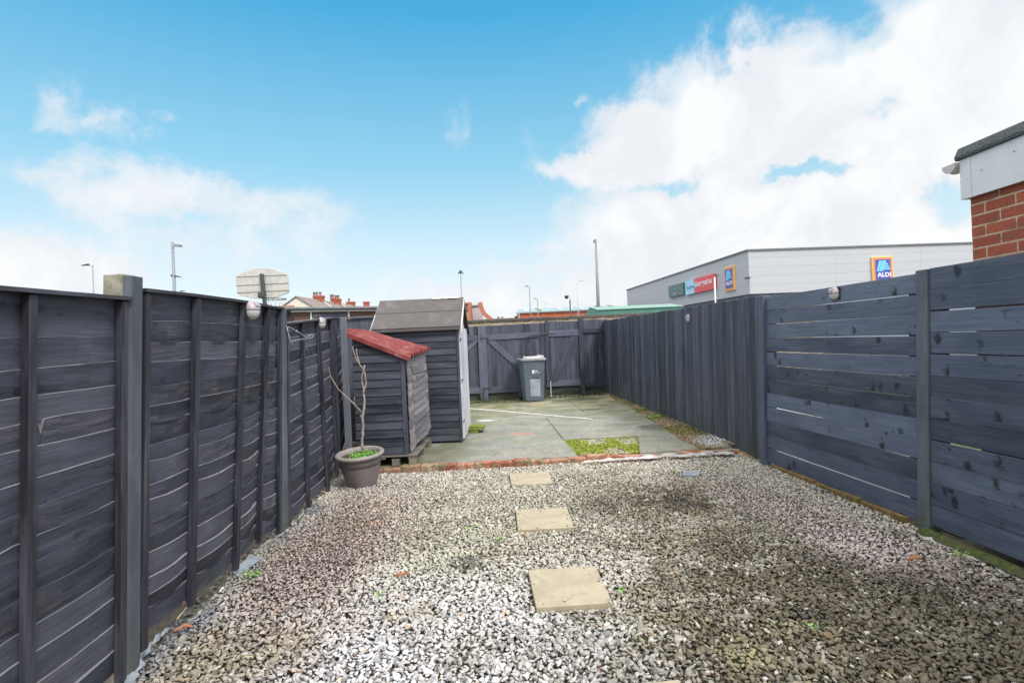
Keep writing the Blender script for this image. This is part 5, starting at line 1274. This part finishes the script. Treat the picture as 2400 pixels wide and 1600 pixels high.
def chimney(Y, x0, x1, yt, pots, hidx):
    hs = [o for o in bpy.data.objects if o.name.startswith('terraced_house')]; h = sorted(hs, key=lambda o: o.location.y)[hidx]
    a_, b_ = zc(x0, yt, Y), zc(x1, yt, Y); g = MB(); w_ = b_.x-a_.x
    g.box(a_.x+w_*.06, b_.x-w_*.06, Y, Y+.7, RZH-2.0, a_.z-.22, L=(1, 0, 0), off=False); g.box(a_.x, b_.x, Y-.07, Y+.77, a_.z-.22, a_.z-.05, L=(1, 0, 0)); g.box(a_.x+w_*.04, b_.x-w_*.04, Y-.03, Y+.73, a_.z-.05, a_.z, L=(1, 0, 0)); ch = g.build('chimney', 'chimney_brick', h)
    for px in pots:
        c = zc(px, yt, Y+.35); g = MB(); g.lathe([(.17, 0), (.14, .1), (.13, .38), (.17, .40), (.17, .46), (.11, .46), (.1, .1)], 12, c=Vector((c.x, Y+.35, a_.z-.01))); g.build('chimney_pot', 'pot_clay', ch)
chimney(65.0, 775, 985, 278, (810, 863, 930), 0)
chimney(69.0, 1122, 1208, 320, (1145, 1180), 1); chimney(70.4, 1210, 1318, 335, (1235, 1262, 1288), 1)
chimney(76.0, 1432, 1600, 395, (1497,), 2); chimney(81.0, 1765, 1880, 392, (), 3)

# orange entrance tower, grey block and curved fin right of the shed
def z4(x, y, Y): return at(1040+x/9.8, 610+y/9.8, Y)
TY = 62
tw = thing('entrance_tower', (z4(560, 960, TY).x, TY, 0), 'terracotta slatted tower with tan base right of the shed roof', 'tower')
a_, b_ = z4(470, 960, TY), z4(620, 960, TY); m1 = z4(500, 1185, TY).z; g = MB()
g.box(b_.x-.12*3, b_.x, TY, TY+2, 0, b_.z); g.box(a_.x, b_.x-.37, TY+.3, TY+2, m1, a_.z-.3); g.box(a_.x, b_.x-.361, TY, TY+2, b_.z-.18, b_.z-.02); g.build('frame', 'terracotta_steel', tw)
g = MB(); z = b_.z-.55
while z > m1: g.box(a_.x, b_.x-.37, TY+.12, TY+.28, z, z+.10); z -= .27
g.build('slats', 'tan_panel', tw)
g = MB(); g.box(a_.x, b_.x-.37, TY, TY+1.9, 0, m1-.06); g.build('base', 'tan_panel', tw)
gb = thing('retail_block', (z4(740, 1060, TY+1).x, TY+5, 0), 'small pale pinkish-grey block between the slatted tower and the curved fin', 'building')
a_, b_ = z4(628, 1070, TY+2.5), z4(835, 1062, TY+2.5); g = MB(); g.box(a_.x, b_.x, TY+2.5, TY+9, 0, a_.z); g.build('wall', 'pinkish_panel', gb)
g = MB(); g.box(a_.x-.1, b_.x+.1, TY+2.4, TY+9.1, a_.z, a_.z+.2); g.build('roof', 'roof_grey', gb)
g = MB(); cv = [(825, 965), (850, 1060), (880, 1150), (925, 1220), (990, 1280), (1060, 1335), (1150, 1400), (1260, 1480), (1420, 1600)]
P = [z4(x, y, TY) for x, y in cv]
fin = thing('curved_fin', (P[-1].x, TY, 0), 'curved terracotta fin sweeping down beside the small grey block', 'sculpture')
up_ = []; lo_ = []
for i, p_ in enumerate(P):
    d = (P[min(i+1, len(P)-1)]-P[max(i-1, 0)]).normalized(); n_ = Vector((-d.z, 0, d.x)); n_ = n_ if n_.x > 0 else -n_
    up_.append(p_+n_*.24); lo_.append(p_-n_*.24)
for i in range(len(P)-1): g.slab([lo_[i], up_[i], up_[i+1], lo_[i+1]], (0, 1.2, 0))
last = P[-1]; g.box(last.x-.3, last.x+.3, TY+.2, TY+.8, 0, last.z+.1)
g.build('fin_blade', 'terracotta_steel', fin)

# long orange brick store with pale metal roof
OY = 92
def z3(x, y, Y=OY): return at(1180+x/7.127, 540+y/7.127, Y)
ol = thing('brick_store', (z3(800, 1400).x, OY+8, 0), 'long orange brick store with pale teal roof and coloured rooflights', 'building')
xa, xb = z3(232, 1372).x, z3(2040, 1330).x; ez = z3(240, 1374).z; ez = (z3(240, 1374).z+z3(1380, 1343).z)/2; rzz = (z3(250, 1278).z+z3(1990, 1228).z)/2
g = MB(); g.box(xa, xb, OY, OY+24, 0, ez, L=(1, 0, 0), off=False); g.build('wall', 'orange_brick', ol)
g = MB()
for x in np.linspace(xa+.5, xb-3, 9): g.box(float(x), float(x)+.35, OY-.12, OY-.002, 0, ez-.02)
g.build('pilaster', 'terracotta_steel', ol)
sk = (rzz-ez); D_ = 9.0; xoff = .9
def rp(x, v, o_=0): return Vector((x+(.0 if x > xa+2 else 0), OY-.4+D_*v, ez+sk*v*(OY+D_)/OY+o_))
g = MB(); g.slab([rp(xa-.3, 0), rp(xb, 0), rp(xb-2.2, 1), rp(xa+.4, 1)], (0, 0, .15)); r_ = g.build('roof', 'metal_roof', ol)
for (x0, x1, sh, mt) in ((345, 425, 15, 'rooflight_white'), (570, 630, 18, 'rooflight_olive'), (922, 1000, 22, 'rooflight_white'), (1285, 1355, 26, 'rooflight_white'), (1645, 1705, 28, 'rooflight_olive'), (1860, 1925, 30, 'rooflight_olive')):
    xs0, xs1 = z3(x0+sh, 1360).x, z3(x1+sh, 1360).x; s2 = -.9-.0*x0
    g = MB(); g.slab([rp(xs0, .03, .16), rp(xs1, .03, .16), rp(xs1+(-.25), .97, .16)*1, rp(xs0-.25, .97, .16)], (0, 0, .08)); g.build('rooflight', mt, r_)
g = MB(); g.box(z3(190, 1420).x, xa-.02, OY+2, OY+8, 0, z3(190, 1420).z); g.build('side_block', 'roof_grey', ol)
# distant dark roofline with two vents
fr = thing('far_roofs', (z3(-250, 1400, 120).x, 125, 0), 'faint grey rooftops far beyond the brick wall, left of the orange store', 'building')
g = MB(); g.box(at(1120, 749, 120).x, at(1206, 746, 120).x, 120, 130, 0, at(1160, 746.5, 120).z); g.build('roof', 'tile_brown', fr)
for px in (1168, 1177):
    g = MB(); q = at(px, 742, 120); g.box(q.x-.25, q.x+.25, 119.9, 121, 0, q.z); g.build('chimney', 'pot_clay', fr)

# low building with green fascia
GY = 27.0
q0, q1 = z3(1440, 1298, GY+3), z3(1570, 1332, GY); q2 = at(1600, 717, GY+.9)
gl = thing('green_building', (q1.x+3, GY+3, 0), 'low building with dark green fascia and pale green roof beyond the yard wall', 'building')
ft, fb = z3(1580, 1332, GY).z, z3(1580, 1412, GY).z; xl_, xr_ = q1.x, at(1600, 719, GY).x; x_l = z3(1345, 1430, GY+5).x
g = MB(); g.box(xl_+.1, xr_-.1, GY+.1, GY+6, 0, fb, off=False, L=(1, 0, 0)); g.build('wall', 'brown_brick', gl)
g = MB(); g.slab([(xl_, GY, fb), (xr_, GY, fb), (xr_, GY, ft), (xl_, GY, ft)], (0, .12, 0))
g.slab([(xl_, GY, fb), (xl_, GY, ft), (q0.x, GY+3, q0.z), (x_l, GY+6, fb+.02)], (.1, .06, 0)); g.build('fascia', 'green_fascia', gl)
rdz = q0.z+.02
g = MB(); g.slab([(xl_-.02, GY-.05, ft), (xr_+.05, GY-.05, ft), (xr_+.3, GY+3, rdz), (q0.x, GY+3, rdz)], (0, 0, .03)); g.slab([(q0.x, GY+3.01, rdz), (xr_+.3, GY+3.01, rdz), (xr_+.3, GY+6.1, fb), (x_l, GY+6.1, fb)], (0, 0, .03)); g.build('roof', 'green_roof', gl)

# big grey clad retail shed with signs
CN = at(1753, 588, 44.7); LF = at(1469, 681, 78); LF.z = CN.z; RT = at(2281, 571, 46.1); RT.z = CN.z
dL = Vector((LF.x-CN.x, LF.y-CN.y, 0)); lenL = dL.length; dL.normalize(); dR = Vector((RT.x-CN.x, RT.y-CN.y, 0)).normalized(); lenR = 46
nL = Vector((-dL.y, dL.x, 0)); nL = nL if nL.x < 0 else -nL; nR = Vector((-dR.y, dR.x, 0)); nR = nR if nR.y < 0 else -nR
st = thing('retail_shed', (CN.x, CN.y, 0), 'large pale grey clad retail building with shop signs behind the right fence', 'building')
zlow = at(1755, 689, 44.7).z; base0 = Vector((CN.x, CN.y, 0))
def wallq(p, d, ln, z0, z1, nrm, inset=0):
    a_ = p-nrm*inset; return [a_+Vector((0, 0, z0)), a_+d*ln+Vector((0, 0, z0)), a_+d*ln+Vector((0, 0, z1)), a_+Vector((0, 0, z1))]
g = MB(); g.add(wallq(base0, dL, lenL, zlow, CN.z, nL)[::-1], [(0, 1, 2, 3)], dL); n0 = len(g.uv)
g.uv = [((Vector(g.v[i])-base0).dot(dL)+.0, (g.v[i][2]-zlow)) for i in g.f[0]]
g.add(wallq(base0, dR, lenR, zlow, CN.z, nR), [(0, 1, 2, 3)], dR); g.uv[4:] = [((Vector(g.v[i])-base0).dot(dR), (g.v[i][2]-zlow)) for i in g.f[1]]
far_c = base0+dL*lenL+dR*lenR
g.add([base0+dL*lenL+Vector((0, 0, 0)), far_c, far_c+Vector((0, 0, CN.z)), base0+dL*lenL+Vector((0, 0, CN.z))], [(0, 1, 2, 3)], dR)
g.add([base0+dR*lenR, far_c, far_c+Vector((0, 0, CN.z)), base0+dR*lenR+Vector((0, 0, CN.z))], [(0, 1, 2, 3)], dL)
g.add([base0+Vector((0, 0, CN.z-.3)), base0+dR*lenR+Vector((0, 0, CN.z-.3)), far_c+Vector((0, 0, CN.z-.3)), base0+dL*lenL+Vector((0, 0, CN.z-.3))], [(0, 1, 2, 3)], dL)
g.add([base0+Vector((0, 0, zlow)), base0+dR*lenR+Vector((0, 0, zlow)), base0+dR*lenR-nR*.6+Vector((0, 0, zlow)), base0-nR*.6-nL*.6+Vector((0, 0, zlow)), base0+dL*lenL-nL*.6+Vector((0, 0, zlow)), base0+dL*lenL+Vector((0, 0, zlow))], [(0, 1, 2, 3, 4, 5)], dL)
g.build('cladding', 'cladding', st)
g = MB(); g.add(wallq(base0-nR*.4, dL, lenL-.4, 0, zlow, nL, .4)[::-1], [(0, 1, 2, 3)], dL); g.add(wallq(base0-nL*.4, dR, lenR-.4, 0, zlow, nR, .4), [(0, 1, 2, 3)], dR); g.build('base_wall', 'base_band', st)
g = MB(); zt_ = CN.z
g.beam(base0+nL*.03+Vector((0, 0, zt_+.06)), base0+dL*(lenL+.05)+nL*.03+Vector((0, 0, zt_+.06)), nL*.14, (0, 0, .13)); g.beam(base0+nR*.03-dR*.13+Vector((0, 0, zt_+.06)), base0+dR*lenR+nR*.03+Vector((0, 0, zt_+.06)), nR*.14, (0, 0, .131)); g.build('parapet_trim', 'cladding_trim', st)
g = MB(); q = onp(1540+2180/10.4545, 560+965/10.4545, base0+nL*.2, nL); g.beam(q, q-dL*.5, nL*.25, (0, 0, .12)); g.build('wall_lamp', 'dark_metal', st)
def zs(x, y): return 1540+x/10.4545, 560+y/10.4545
def sign_quad(cs, P0, n, d_out, dirx):
    """rectify the sighted corners to a true rectangle on the wall"""
    P = [onp(*c, P0+n*d_out, n) for c in cs]; s = [(p-P0).dot(dirx) for p in P]; s0, s1 = (s[0]+s[3])/2, (s[1]+s[2])/2; z1 = (P[0].z+P[1].z)/2; z0 = (P[2].z+P[3].z)/2
    if s1 < s0: return s0, s1, z0, z1
    return s0, s1, z0, z1
def wp(P0, n, dirx, s, z, o_): return Vector((P0.x, P0.y, 0))+dirx*s+n*o_+Vector((0, 0, z))
def face(g, P0, n, dirx, s0, s1, z0, z1, o0, o1, m=0):
    g.slab([wp(P0, n, dirx, s0, z0, o1), wp(P0, n, dirx, s1, z0, o1), wp(P0, n, dirx, s1, z1, o1), wp(P0, n, dirx, s0, z1, o1)], n*(o0-o1), dirx, m)
def blue_sign(P0, n, dirx, s0, s1, z1, label):
    """orange-bordered blue store sign: bars over lettering. dirx points to the reader's right"""
    w_ = s1-s0; hh = w_*1.22; z0 = z1-hh
    root = thing('store_sign', wp(P0, n, dirx, (s0+s1)/2, z0, .1), label, 'sign', 'blue store signs on the grey retail building')
    g = MB(); face(g, P0, n, dirx, s0, s1, z0, z1, .003, .16); g.build('border', 'sign_yellow', root)
    g = MB(); b1 = w_*.035; face(g, P0, n, dirx, s0+b1, s1-b1, z0+b1, z1-b1, .161, .18); g.build('border', 'sign_orange', root)
    g = MB(); b2 = w_*.125; face(g, P0, n, dirx, s0+b2, s1-b2, z0+b2, z1-b2, .181, .195); g.build('face', 'sign_blue', root)
    def pt(u, v): return wp(P0, n, dirx, s0+u*w_, z1-v*w_, .205)
    g = MB()
    for q in ([(.323, .18), (.41, .18), (.275, .672), (.185, .672)], [(.44, .18), (.53, .18), (.395, .672), (.30, .672)], [(.556, .18), (.66, .17), (.515, .655), (.415, .672)]):
        g.slab([pt(*p) for p in q], -n*.008)
    for q in ([(.625, .307), (.722, .307), (.760, .386), (.603, .386)], [(.593, .423), (.775, .423), (.81, .492), (.573, .492)], [(.560, .53), (.83, .53), (.862, .60), (.54, .60)]):
        g.slab([pt(*p) for p in q], -n*.008)
    g.build('emblem', 'sign_cyan', root)
    text('ALDI', 'lettering', .5, root, pt(.20, .935), dirx, (0, 0, 1), 'white_paint', .006, .012, width=w_*.66, height=w_*.20)
# on the left facade the reader's right is towards the corner: -dL
dl = -dL
cs = [zs(1600, 705), zs(1835, 655), zs(1845, 1225), zs(1622, 1262)]
s0, s1, z0, z1 = sign_quad(cs, base0, nL, .3, dl); blue_sign(base0, nL, dl, s0, s1, z1, 'blue and orange sign on the shaded side wall, right of the red sign')
cs = [(2048, 601.5), (2096, 600), (2096, 650), (2048, 652)]
s0, s1, z0, z1 = sign_quad(cs, base0, nR, .3, dR); blue_sign(base0, nR, dR, s0, s1, z1, 'blue and orange sign on the lighter front wall, partly hidden by the fence')
cs = [zs(690, 1045), zs(1400, 845), zs(1400, 1228), zs(700, 1368)]
s0, s1, z0, z1 = sign_quad(cs, base0, nL, .25, dl); w_ = s1-s0
hb = thing('store_sign', wp(base0, nL, dl, (s0+s1)/2, z0, .1), 'long pale blue and red sign with white lettering on the side wall', 'sign')
sp_ = s0+w_*.335
g = MB(); face(g, base0, nL, dl, sp_-.02, s1, z0, z1, .003, .26); g.build('red_panel', 'sign_red', hb)
hh = z1-z0
g = MB(); P = [(s0, z0), (sp_-.02, z0)]+[(sp_+.42*math.sin(math.pi*k/10), z0+hh*(.30+.40*k/10)) for k in range(11)]+[(sp_-.02, z1), (s0, z1)]
g.slab([wp(base0, nL, dl, a_, b_, .275) for a_, b_ in P], -nL*.012, dl); face(g, base0, nL, dl, s0, sp_-.03, z0, z1, .003, .262); g.build('blue_panel', 'sign_sky', hb)
text('home', 'lettering', 1, hb, wp(base0, nL, dl, s0+w_*.06, z0+hh*.34, .29), dl, (0, 0, 1), 'sign_navy', .004, -.006, width=w_*.30, height=hh*.36)
text('bargains', 'lettering', 1, hb, wp(base0, nL, dl, s0+w_*.40, z0+hh*.30, .29), dl, (0, 0, 1), 'white_paint', .004, .018, width=w_*.54, height=hh*.52)
g = MB(); 
for k in range(9): a_ = s0+w_*(.42+.055*k); face(g, base0, nL, dl, a_, a_+w_*.04, z0+hh*.14, z0+hh*.19, .262, .266)
g.build('small_lettering', 'sign_red_text', hb)
cs = [zs(272, 1160), zs(645, 1065), zs(645, 1362), zs(292, 1440)]
s0, s1, z0, z1 = sign_quad(cs, base0, nL, .25, dl); w_ = s1-s0; hh = z1-z0
gs = thing('store_sign', wp(base0, nL, dl, (s0+s1)/2, z0, .1), 'dark green sign with faint lettering, left of the red sign', 'sign')
g = MB(); face(g, base0, nL, dl, s0, s1, z0, z1, .003, .26); g.build('panel', 'sign_green', gs)
g = MB()
for k in range(9): a_ = s0+w_*(.12+.083*k); face(g, base0, nL, dl, a_, a_+w_*.055, z0+hh*.56, z0+hh*(.70+.1*(k % 3 == 0)), .262, .267)
g.build('lettering', 'sign_green_text', gs)
g = MB(); 
for k in range(3): a_ = s0+w_*(.34+.05*k); face(g, base0, nL, dl, a_, a_+w_*.035, z0+hh*.22, z0+hh*.29, .262, .267)
g.build('lettering', 'white_paint', gs)
g = MB()
for k in range(5): a_ = s0+w_*(.52+.045*k); face(g, base0, nL, dl, a_, a_+w_*.036, z0+hh*.22, z0+hh*.31, .262, .267)
g.build('lettering', 'sign_red', gs)

# ---------------------------------------------------------------- lamp posts and masts
def mast(kind, px, py, pxb, pyb, H, head, label, cat, mt='galvanised', r=.06, r1=None, grp='lamp posts round the retail park'):
    """top sighted at (px,py); a lower point of the shaft at (pxb,pyb); H = real height of the top"""
    a, b = lv(px, py); Y = (H-HC)*FPX/b; top = at(px, py, Y); low = at(pxb, pyb, Y)
    x0 = top.x+(low.x-top.x)*(top.z/(top.z-low.z))*.6
    root = thing(kind, (x0, Y, -.02), label, cat, grp); g = MB(); g.tube([Vector((x0, Y, -.02)), top], [(r1 or r), r], 10); g.build('pole', mt, root)
    def rel(x, y, dy=0): return at(x, y, Y+dy)
    head(root, top, rel, Y); return root
def arm(ex, ey, th=.10, mt='galvanised', L=.6):
    def f(root, top, rel, Y):
        e = rel(ex, ey); g = MB(); g.tube([top-Vector((0, 0, .1)), top.lerp(e, .45)], .03, 6); g.build('arm', 'galvanised', root)
        g = MB(); a = top.lerp(e, .35); d = (e-a).normalized(); g.hexa([a+Vector((0, -.12, -.02)), a+Vector((0, .12, -.02)), e+Vector((0, .08, -.01)), e+Vector((0, -.08, -.01)), a+Vector((0, -.10, th)), a+Vector((0, .10, th)), e+Vector((0, .05, th*.4)), e+Vector((0, -.05, th*.4))])
        g.build('lamp_head', mt, root, bevel=.01)
    return f
def z8(x, y): return 150+x/3.856, 540+y/3.856
mast('lamp_post', *z8(258, 312), *z8(268, 610), 8, arm(*z8(160, 318), mt='dark_metal'), 'slim lamp post at far left with arm pointing left', 'lamp post', 'dark_metal_l' if 0 else 'pole_grey', r=.035)
def tall(root, top, rel, Y):
    g = MB(); a = rel(*z8(1000, 135)); e = rel(*z8(1062, 140)); g.beam(a, e, (0, .25, 0), (0, 0, .16)); g.tube([top-Vector((0, 0, .3)), a], .03, 6); g.build('camera_head', 'pole_grey', root)
    g = MB(); a = rel(*z8(972, 412)); e = rel(*z8(1060, 420)); g.hexa([a+Vector((0, -.1, -.06)), a+Vector((0, .1, -.06)), e+Vector((0, .04, -.02)), e+Vector((0, -.04, -.02)), a+Vector((0, -.1, .12)), a+Vector((0, .1, .12)), e+Vector((0, .04, .02)), e+Vector((0, -.04, .02))]); g.build('lamp_head', 'dark_metal', root)
mast('camera_mast', *z8(980, 106), *z8(1000, 575), 10, tall, 'tall grey mast with camera and lamp above the tall left fence panel', 'mast', 'pole_grey', r=.10, r1=.14)
mast('lamp_post', *z8(1036, 548), *z8(1039, 580), 8, arm(*z8(1098, 550), mt='dark_metal'), 'tiny distant lamp post just right of the tall left mast', 'lamp post', 'galvanised', r=.05)
def dbl(root, top, rel, Y):
    for s_ in (-1, 1):
        g = MB(); a = top+Vector((0, 0, .12)); e = rel(1080+s_*6.6, 641); g.hexa([a+Vector((0, -.12, -.14)), a+Vector((0, .12, -.14)), e+Vector((0, .10, -.06)), e+Vector((0, -.10, -.06)), a+Vector((0, -.10, .10)), a+Vector((0, .10, .10)), e+Vector((0, .06, .02)), e+Vector((0, -.06, .02))]); g.build('lamp_head', 'dark_metal', root, bevel=.02)
mast('lamp_post', 1079.8, 638, 1081.5, 700, 8, dbl, 'double-headed lamp post rising behind the shed roof', 'lamp post', 'pole_grey', r=.045)
def Z3(x, y): return 1180+x/7.127, 540+y/7.127
mast('lamp_post', *Z3(435, 930), *Z3(450, 1460), 8, arm(*Z3(357, 938), mt='dark_metal'), 'lamp post with dark head pointing left, leftmost over the orange store', 'lamp post', 'pole_grey', r=.06)
mast('lamp_post', *Z3(568, 1138), *Z3(577, 1460), 8, arm(*Z3(500, 1142), mt='dark_metal'), 'smaller lamp post with dark head pointing left, in front of the olive rooflight', 'lamp post', 'pole_grey', r=.07)
mast('lamp_post', *Z3(690, 1215), *Z3(697, 1450), 8, arm(*Z3(782, 1205)), 'short pale lamp post with head pointing right over the orange store', 'lamp post', 'galvanised', r=.08)
mast('lamp_post', *Z3(1232, 842), *Z3(1252, 1440), 9, arm(*Z3(1390, 832)), 'tallest pale lamp post over the orange store, head pointing right', 'lamp post', 'galvanised', r=.075)
mast('lamp_post', *Z3(258, 1362), *Z3(264, 1460), 6, arm(*Z3(268, 1330), mt='dark_metal'), 'tiny lamp post at the left end of the orange store', 'lamp post', 'galvanised', r=.05)
def swan(root, top, rel, Y):
    pts = [rel(*Z3(x, y)) for x, y in ((1111, 1168), (1108, 1110), (1104, 1060), (1092, 1030), (1072, 1020), (1057, 1035), (1052, 1062), (1052, 1090))]
    g = MB(); g.tube(pts, .035, 6); g.build('swan_neck', 'pale_metal', root)
    c = rel(*Z3(1053, 1092)); g = MB(); g.lathe([(0, .02), (.28, .02), (.30, -.06), (.24, -.24), (.12, -.38), (0, -.42)], 14, c=c); g.build('camera_dome', 'dark_metal', root)
mast('camera_post', *Z3(1111, 1168), *Z3(1118, 1440), 6.5, swan, 'dark post with white swan-neck and black dome camera', 'camera post', 'dark_metal', r=.09)
def boxcam(root, top, rel, Y):
    g = MB(); a = rel(*Z3(1500, 182)); e = rel(*Z3(1535, 178)); g.beam(a, e, (0, .3, 0), (0, 0, .28)); g.build('camera_head', 'pole_grey', root, bevel=.02)
mast('camera_mast', *Z3(1541, 140), *Z3(1582, 1290), 12, boxcam, 'tall thick grey mast left of the grey retail building', 'mast', 'pole_grey', r=.12, r1=.24)
def flatlamp(root, top, rel, Y):
    g = MB(); P = [rel(*zs(x, y)) for x, y in ((1390, 935), (1450, 880), (1515, 885), (1455, 935))]; g.slab(P, (0, .1, .05)); g.build('lamp_head', 'dark_metal', root)
mast('lamp_post', *zs(1408, 935), *zs(1425, 1568), 5.5, flatlamp, 'pale lamp post in front of the red sign on the grey building', 'lamp post', 'pale_metal', r=.055)

# sprig behind the left fence
random.seed(14); q = at(744, 745, 9.5); sprig = thing('leafy_plant', (q.x, 9.5, -.02), 'small grey-green leafy plant showing above the lower left panel', 'plant')
g = MB(); tips = [zl(850, 640, 9.5), zl(905, 650, 9.5), zl(930, 690, 9.5), zl(800, 735, 9.5), zl(880, 700, 9.5)]
for tp in tips: g.tube([Vector((q.x, 9.5, -.02)), Vector((q.x, 9.5, 1.2)), tp], [.012, .008, .003], 5)
g.build('stem', 'bark', sprig); g = MB()
for tp in tips:
    for k in range(38):
        c = tp.lerp(Vector((q.x, 9.5, 1.2)), random.random()**1.5*.7); a = random.uniform(0, 6.28); d = Vector((math.cos(a), math.sin(a), random.uniform(-.3, .5))).normalized()*random.uniform(.05, .09); s_ = d.cross(Vector((0, 0, 1))).normalized()*.014
        g.add([c, c+d*.5+s_, c+d, c+d*.5-s_], [(0, 1, 2, 3)])
g.build('foliage', 'leaf_grey', sprig)

# ================================================================ flat-roofed brick extension on the right
ext = thing('brick_extension', (4.8, 1.4, 0), 'red brick flat-roofed extension with white fascia above the right fence', 'building')
ex0, ex1, ey0, ey1 = 3.205, 6.5, -1.2, 3.80; fz = 2.345
g = MB(); g.box(ex0, ex1, ey0, ey1, 0, fz+.02, L=(0, 1, 0), off=False)
n0 = 0
for fi, f in enumerate(g.f):
    for k, i in enumerate(f):
        v = g.v[i]; nx = fi in (3, 5); g.uv[n0+k] = ((ey1-v[1]+.0 if nx else v[0]-ex0), v[2]+.029)
    n0 += len(f)
g.build('wall', 'red_brick', ext)
g = MB(); g.box(ex0-.035, ex0-.012, ey0, ey1+.0-.055, fz, fz+.31, L=(0, 1, 0)); g.box(ex0-.038, ex0-.010, ey1-.0535, ey1+.035, fz, fz+.31, L=(0, 0, 1)); g.box(ex0-.01, ex1, ey1+.012, ey1+.034, fz, fz+.31, L=(1, 0, 0)); fa = g.build('fascia', 'white_upvc', ext, bevel=.002)
g = MB()
for (yy_, zz_) in ((3.77, fz+.13), (3.66, fz+.16), (3.42, fz+.20), (3.2, fz+.15)): g.lathe([(0, .004), (.006, .002), (.007, 0)], 8, M=Matrix.Rotation(R(-90), 4, 'Y'), c=Vector((ex0-.038, yy_, zz_)))
g.build('nail_cap', 'grey_upvc', fa)
g = MB(); prof = [(-.045, .30), (-.050, .325), (-.020, .375), (.03, .385)]
g.slab([(ex0-.052, ey0, fz+.275), (ex0-.058, ey0, fz+.30), (ex0-.025, ey0, fz+.365), (ex0+.30, ey0, fz+.37), (ex0+.30, ey0, fz+.275)], (0, ey1+.06-ey0, 0), L=(0, 1, 0)); g.box(ex0+.30, ex1, ey0, ey1+.06, fz+.30, fz+.34, L=(1, 0, 0)); g.build('roof', 'mineral_felt', ext, bevel=.006)
# gutter along the far side, its end stop towards us
gy, gz = ey1+.035+.062, fz+.265; g = MB(); vs = []; n_ = 14
for k in range(n_+1):
    a = math.pi+math.pi*k/n_
    vs += [(ex0-.06, gy+.058*math.cos(a), gz+.058*math.sin(a)), (ex1, gy+.058*math.cos(a), gz+.058*math.sin(a)), (ex1, gy+.054*math.cos(a), gz+.054*math.sin(a)), (ex0-.06, gy+.054*math.cos(a), gz+.054*math.sin(a))]
g.add(vs, [(k*4+j, k*4+(j+1) % 4, (k+1)*4+(j+1) % 4, (k+1)*4+j) for k in range(n_) for j in range(4)], (1, 0, 0), smooth=False)
g.slab([(ex0-.064, gy+.060*math.cos(math.pi+math.pi*k/n_), gz+.060*math.sin(math.pi+math.pi*k/n_)) for k in range(n_+1)], (.008, 0, 0)); gt = g.build('gutter', 'grey_upvc', ext)
g = MB(); g.slab([(ex0-.02, gy+.066*math.cos(math.pi+math.pi*k/n_), gz+.066*math.sin(math.pi+math.pi*k/n_)) for k in range(n_+1)], (.022, 0, 0)); g.build('bracket', 'grey_upvc', gt)
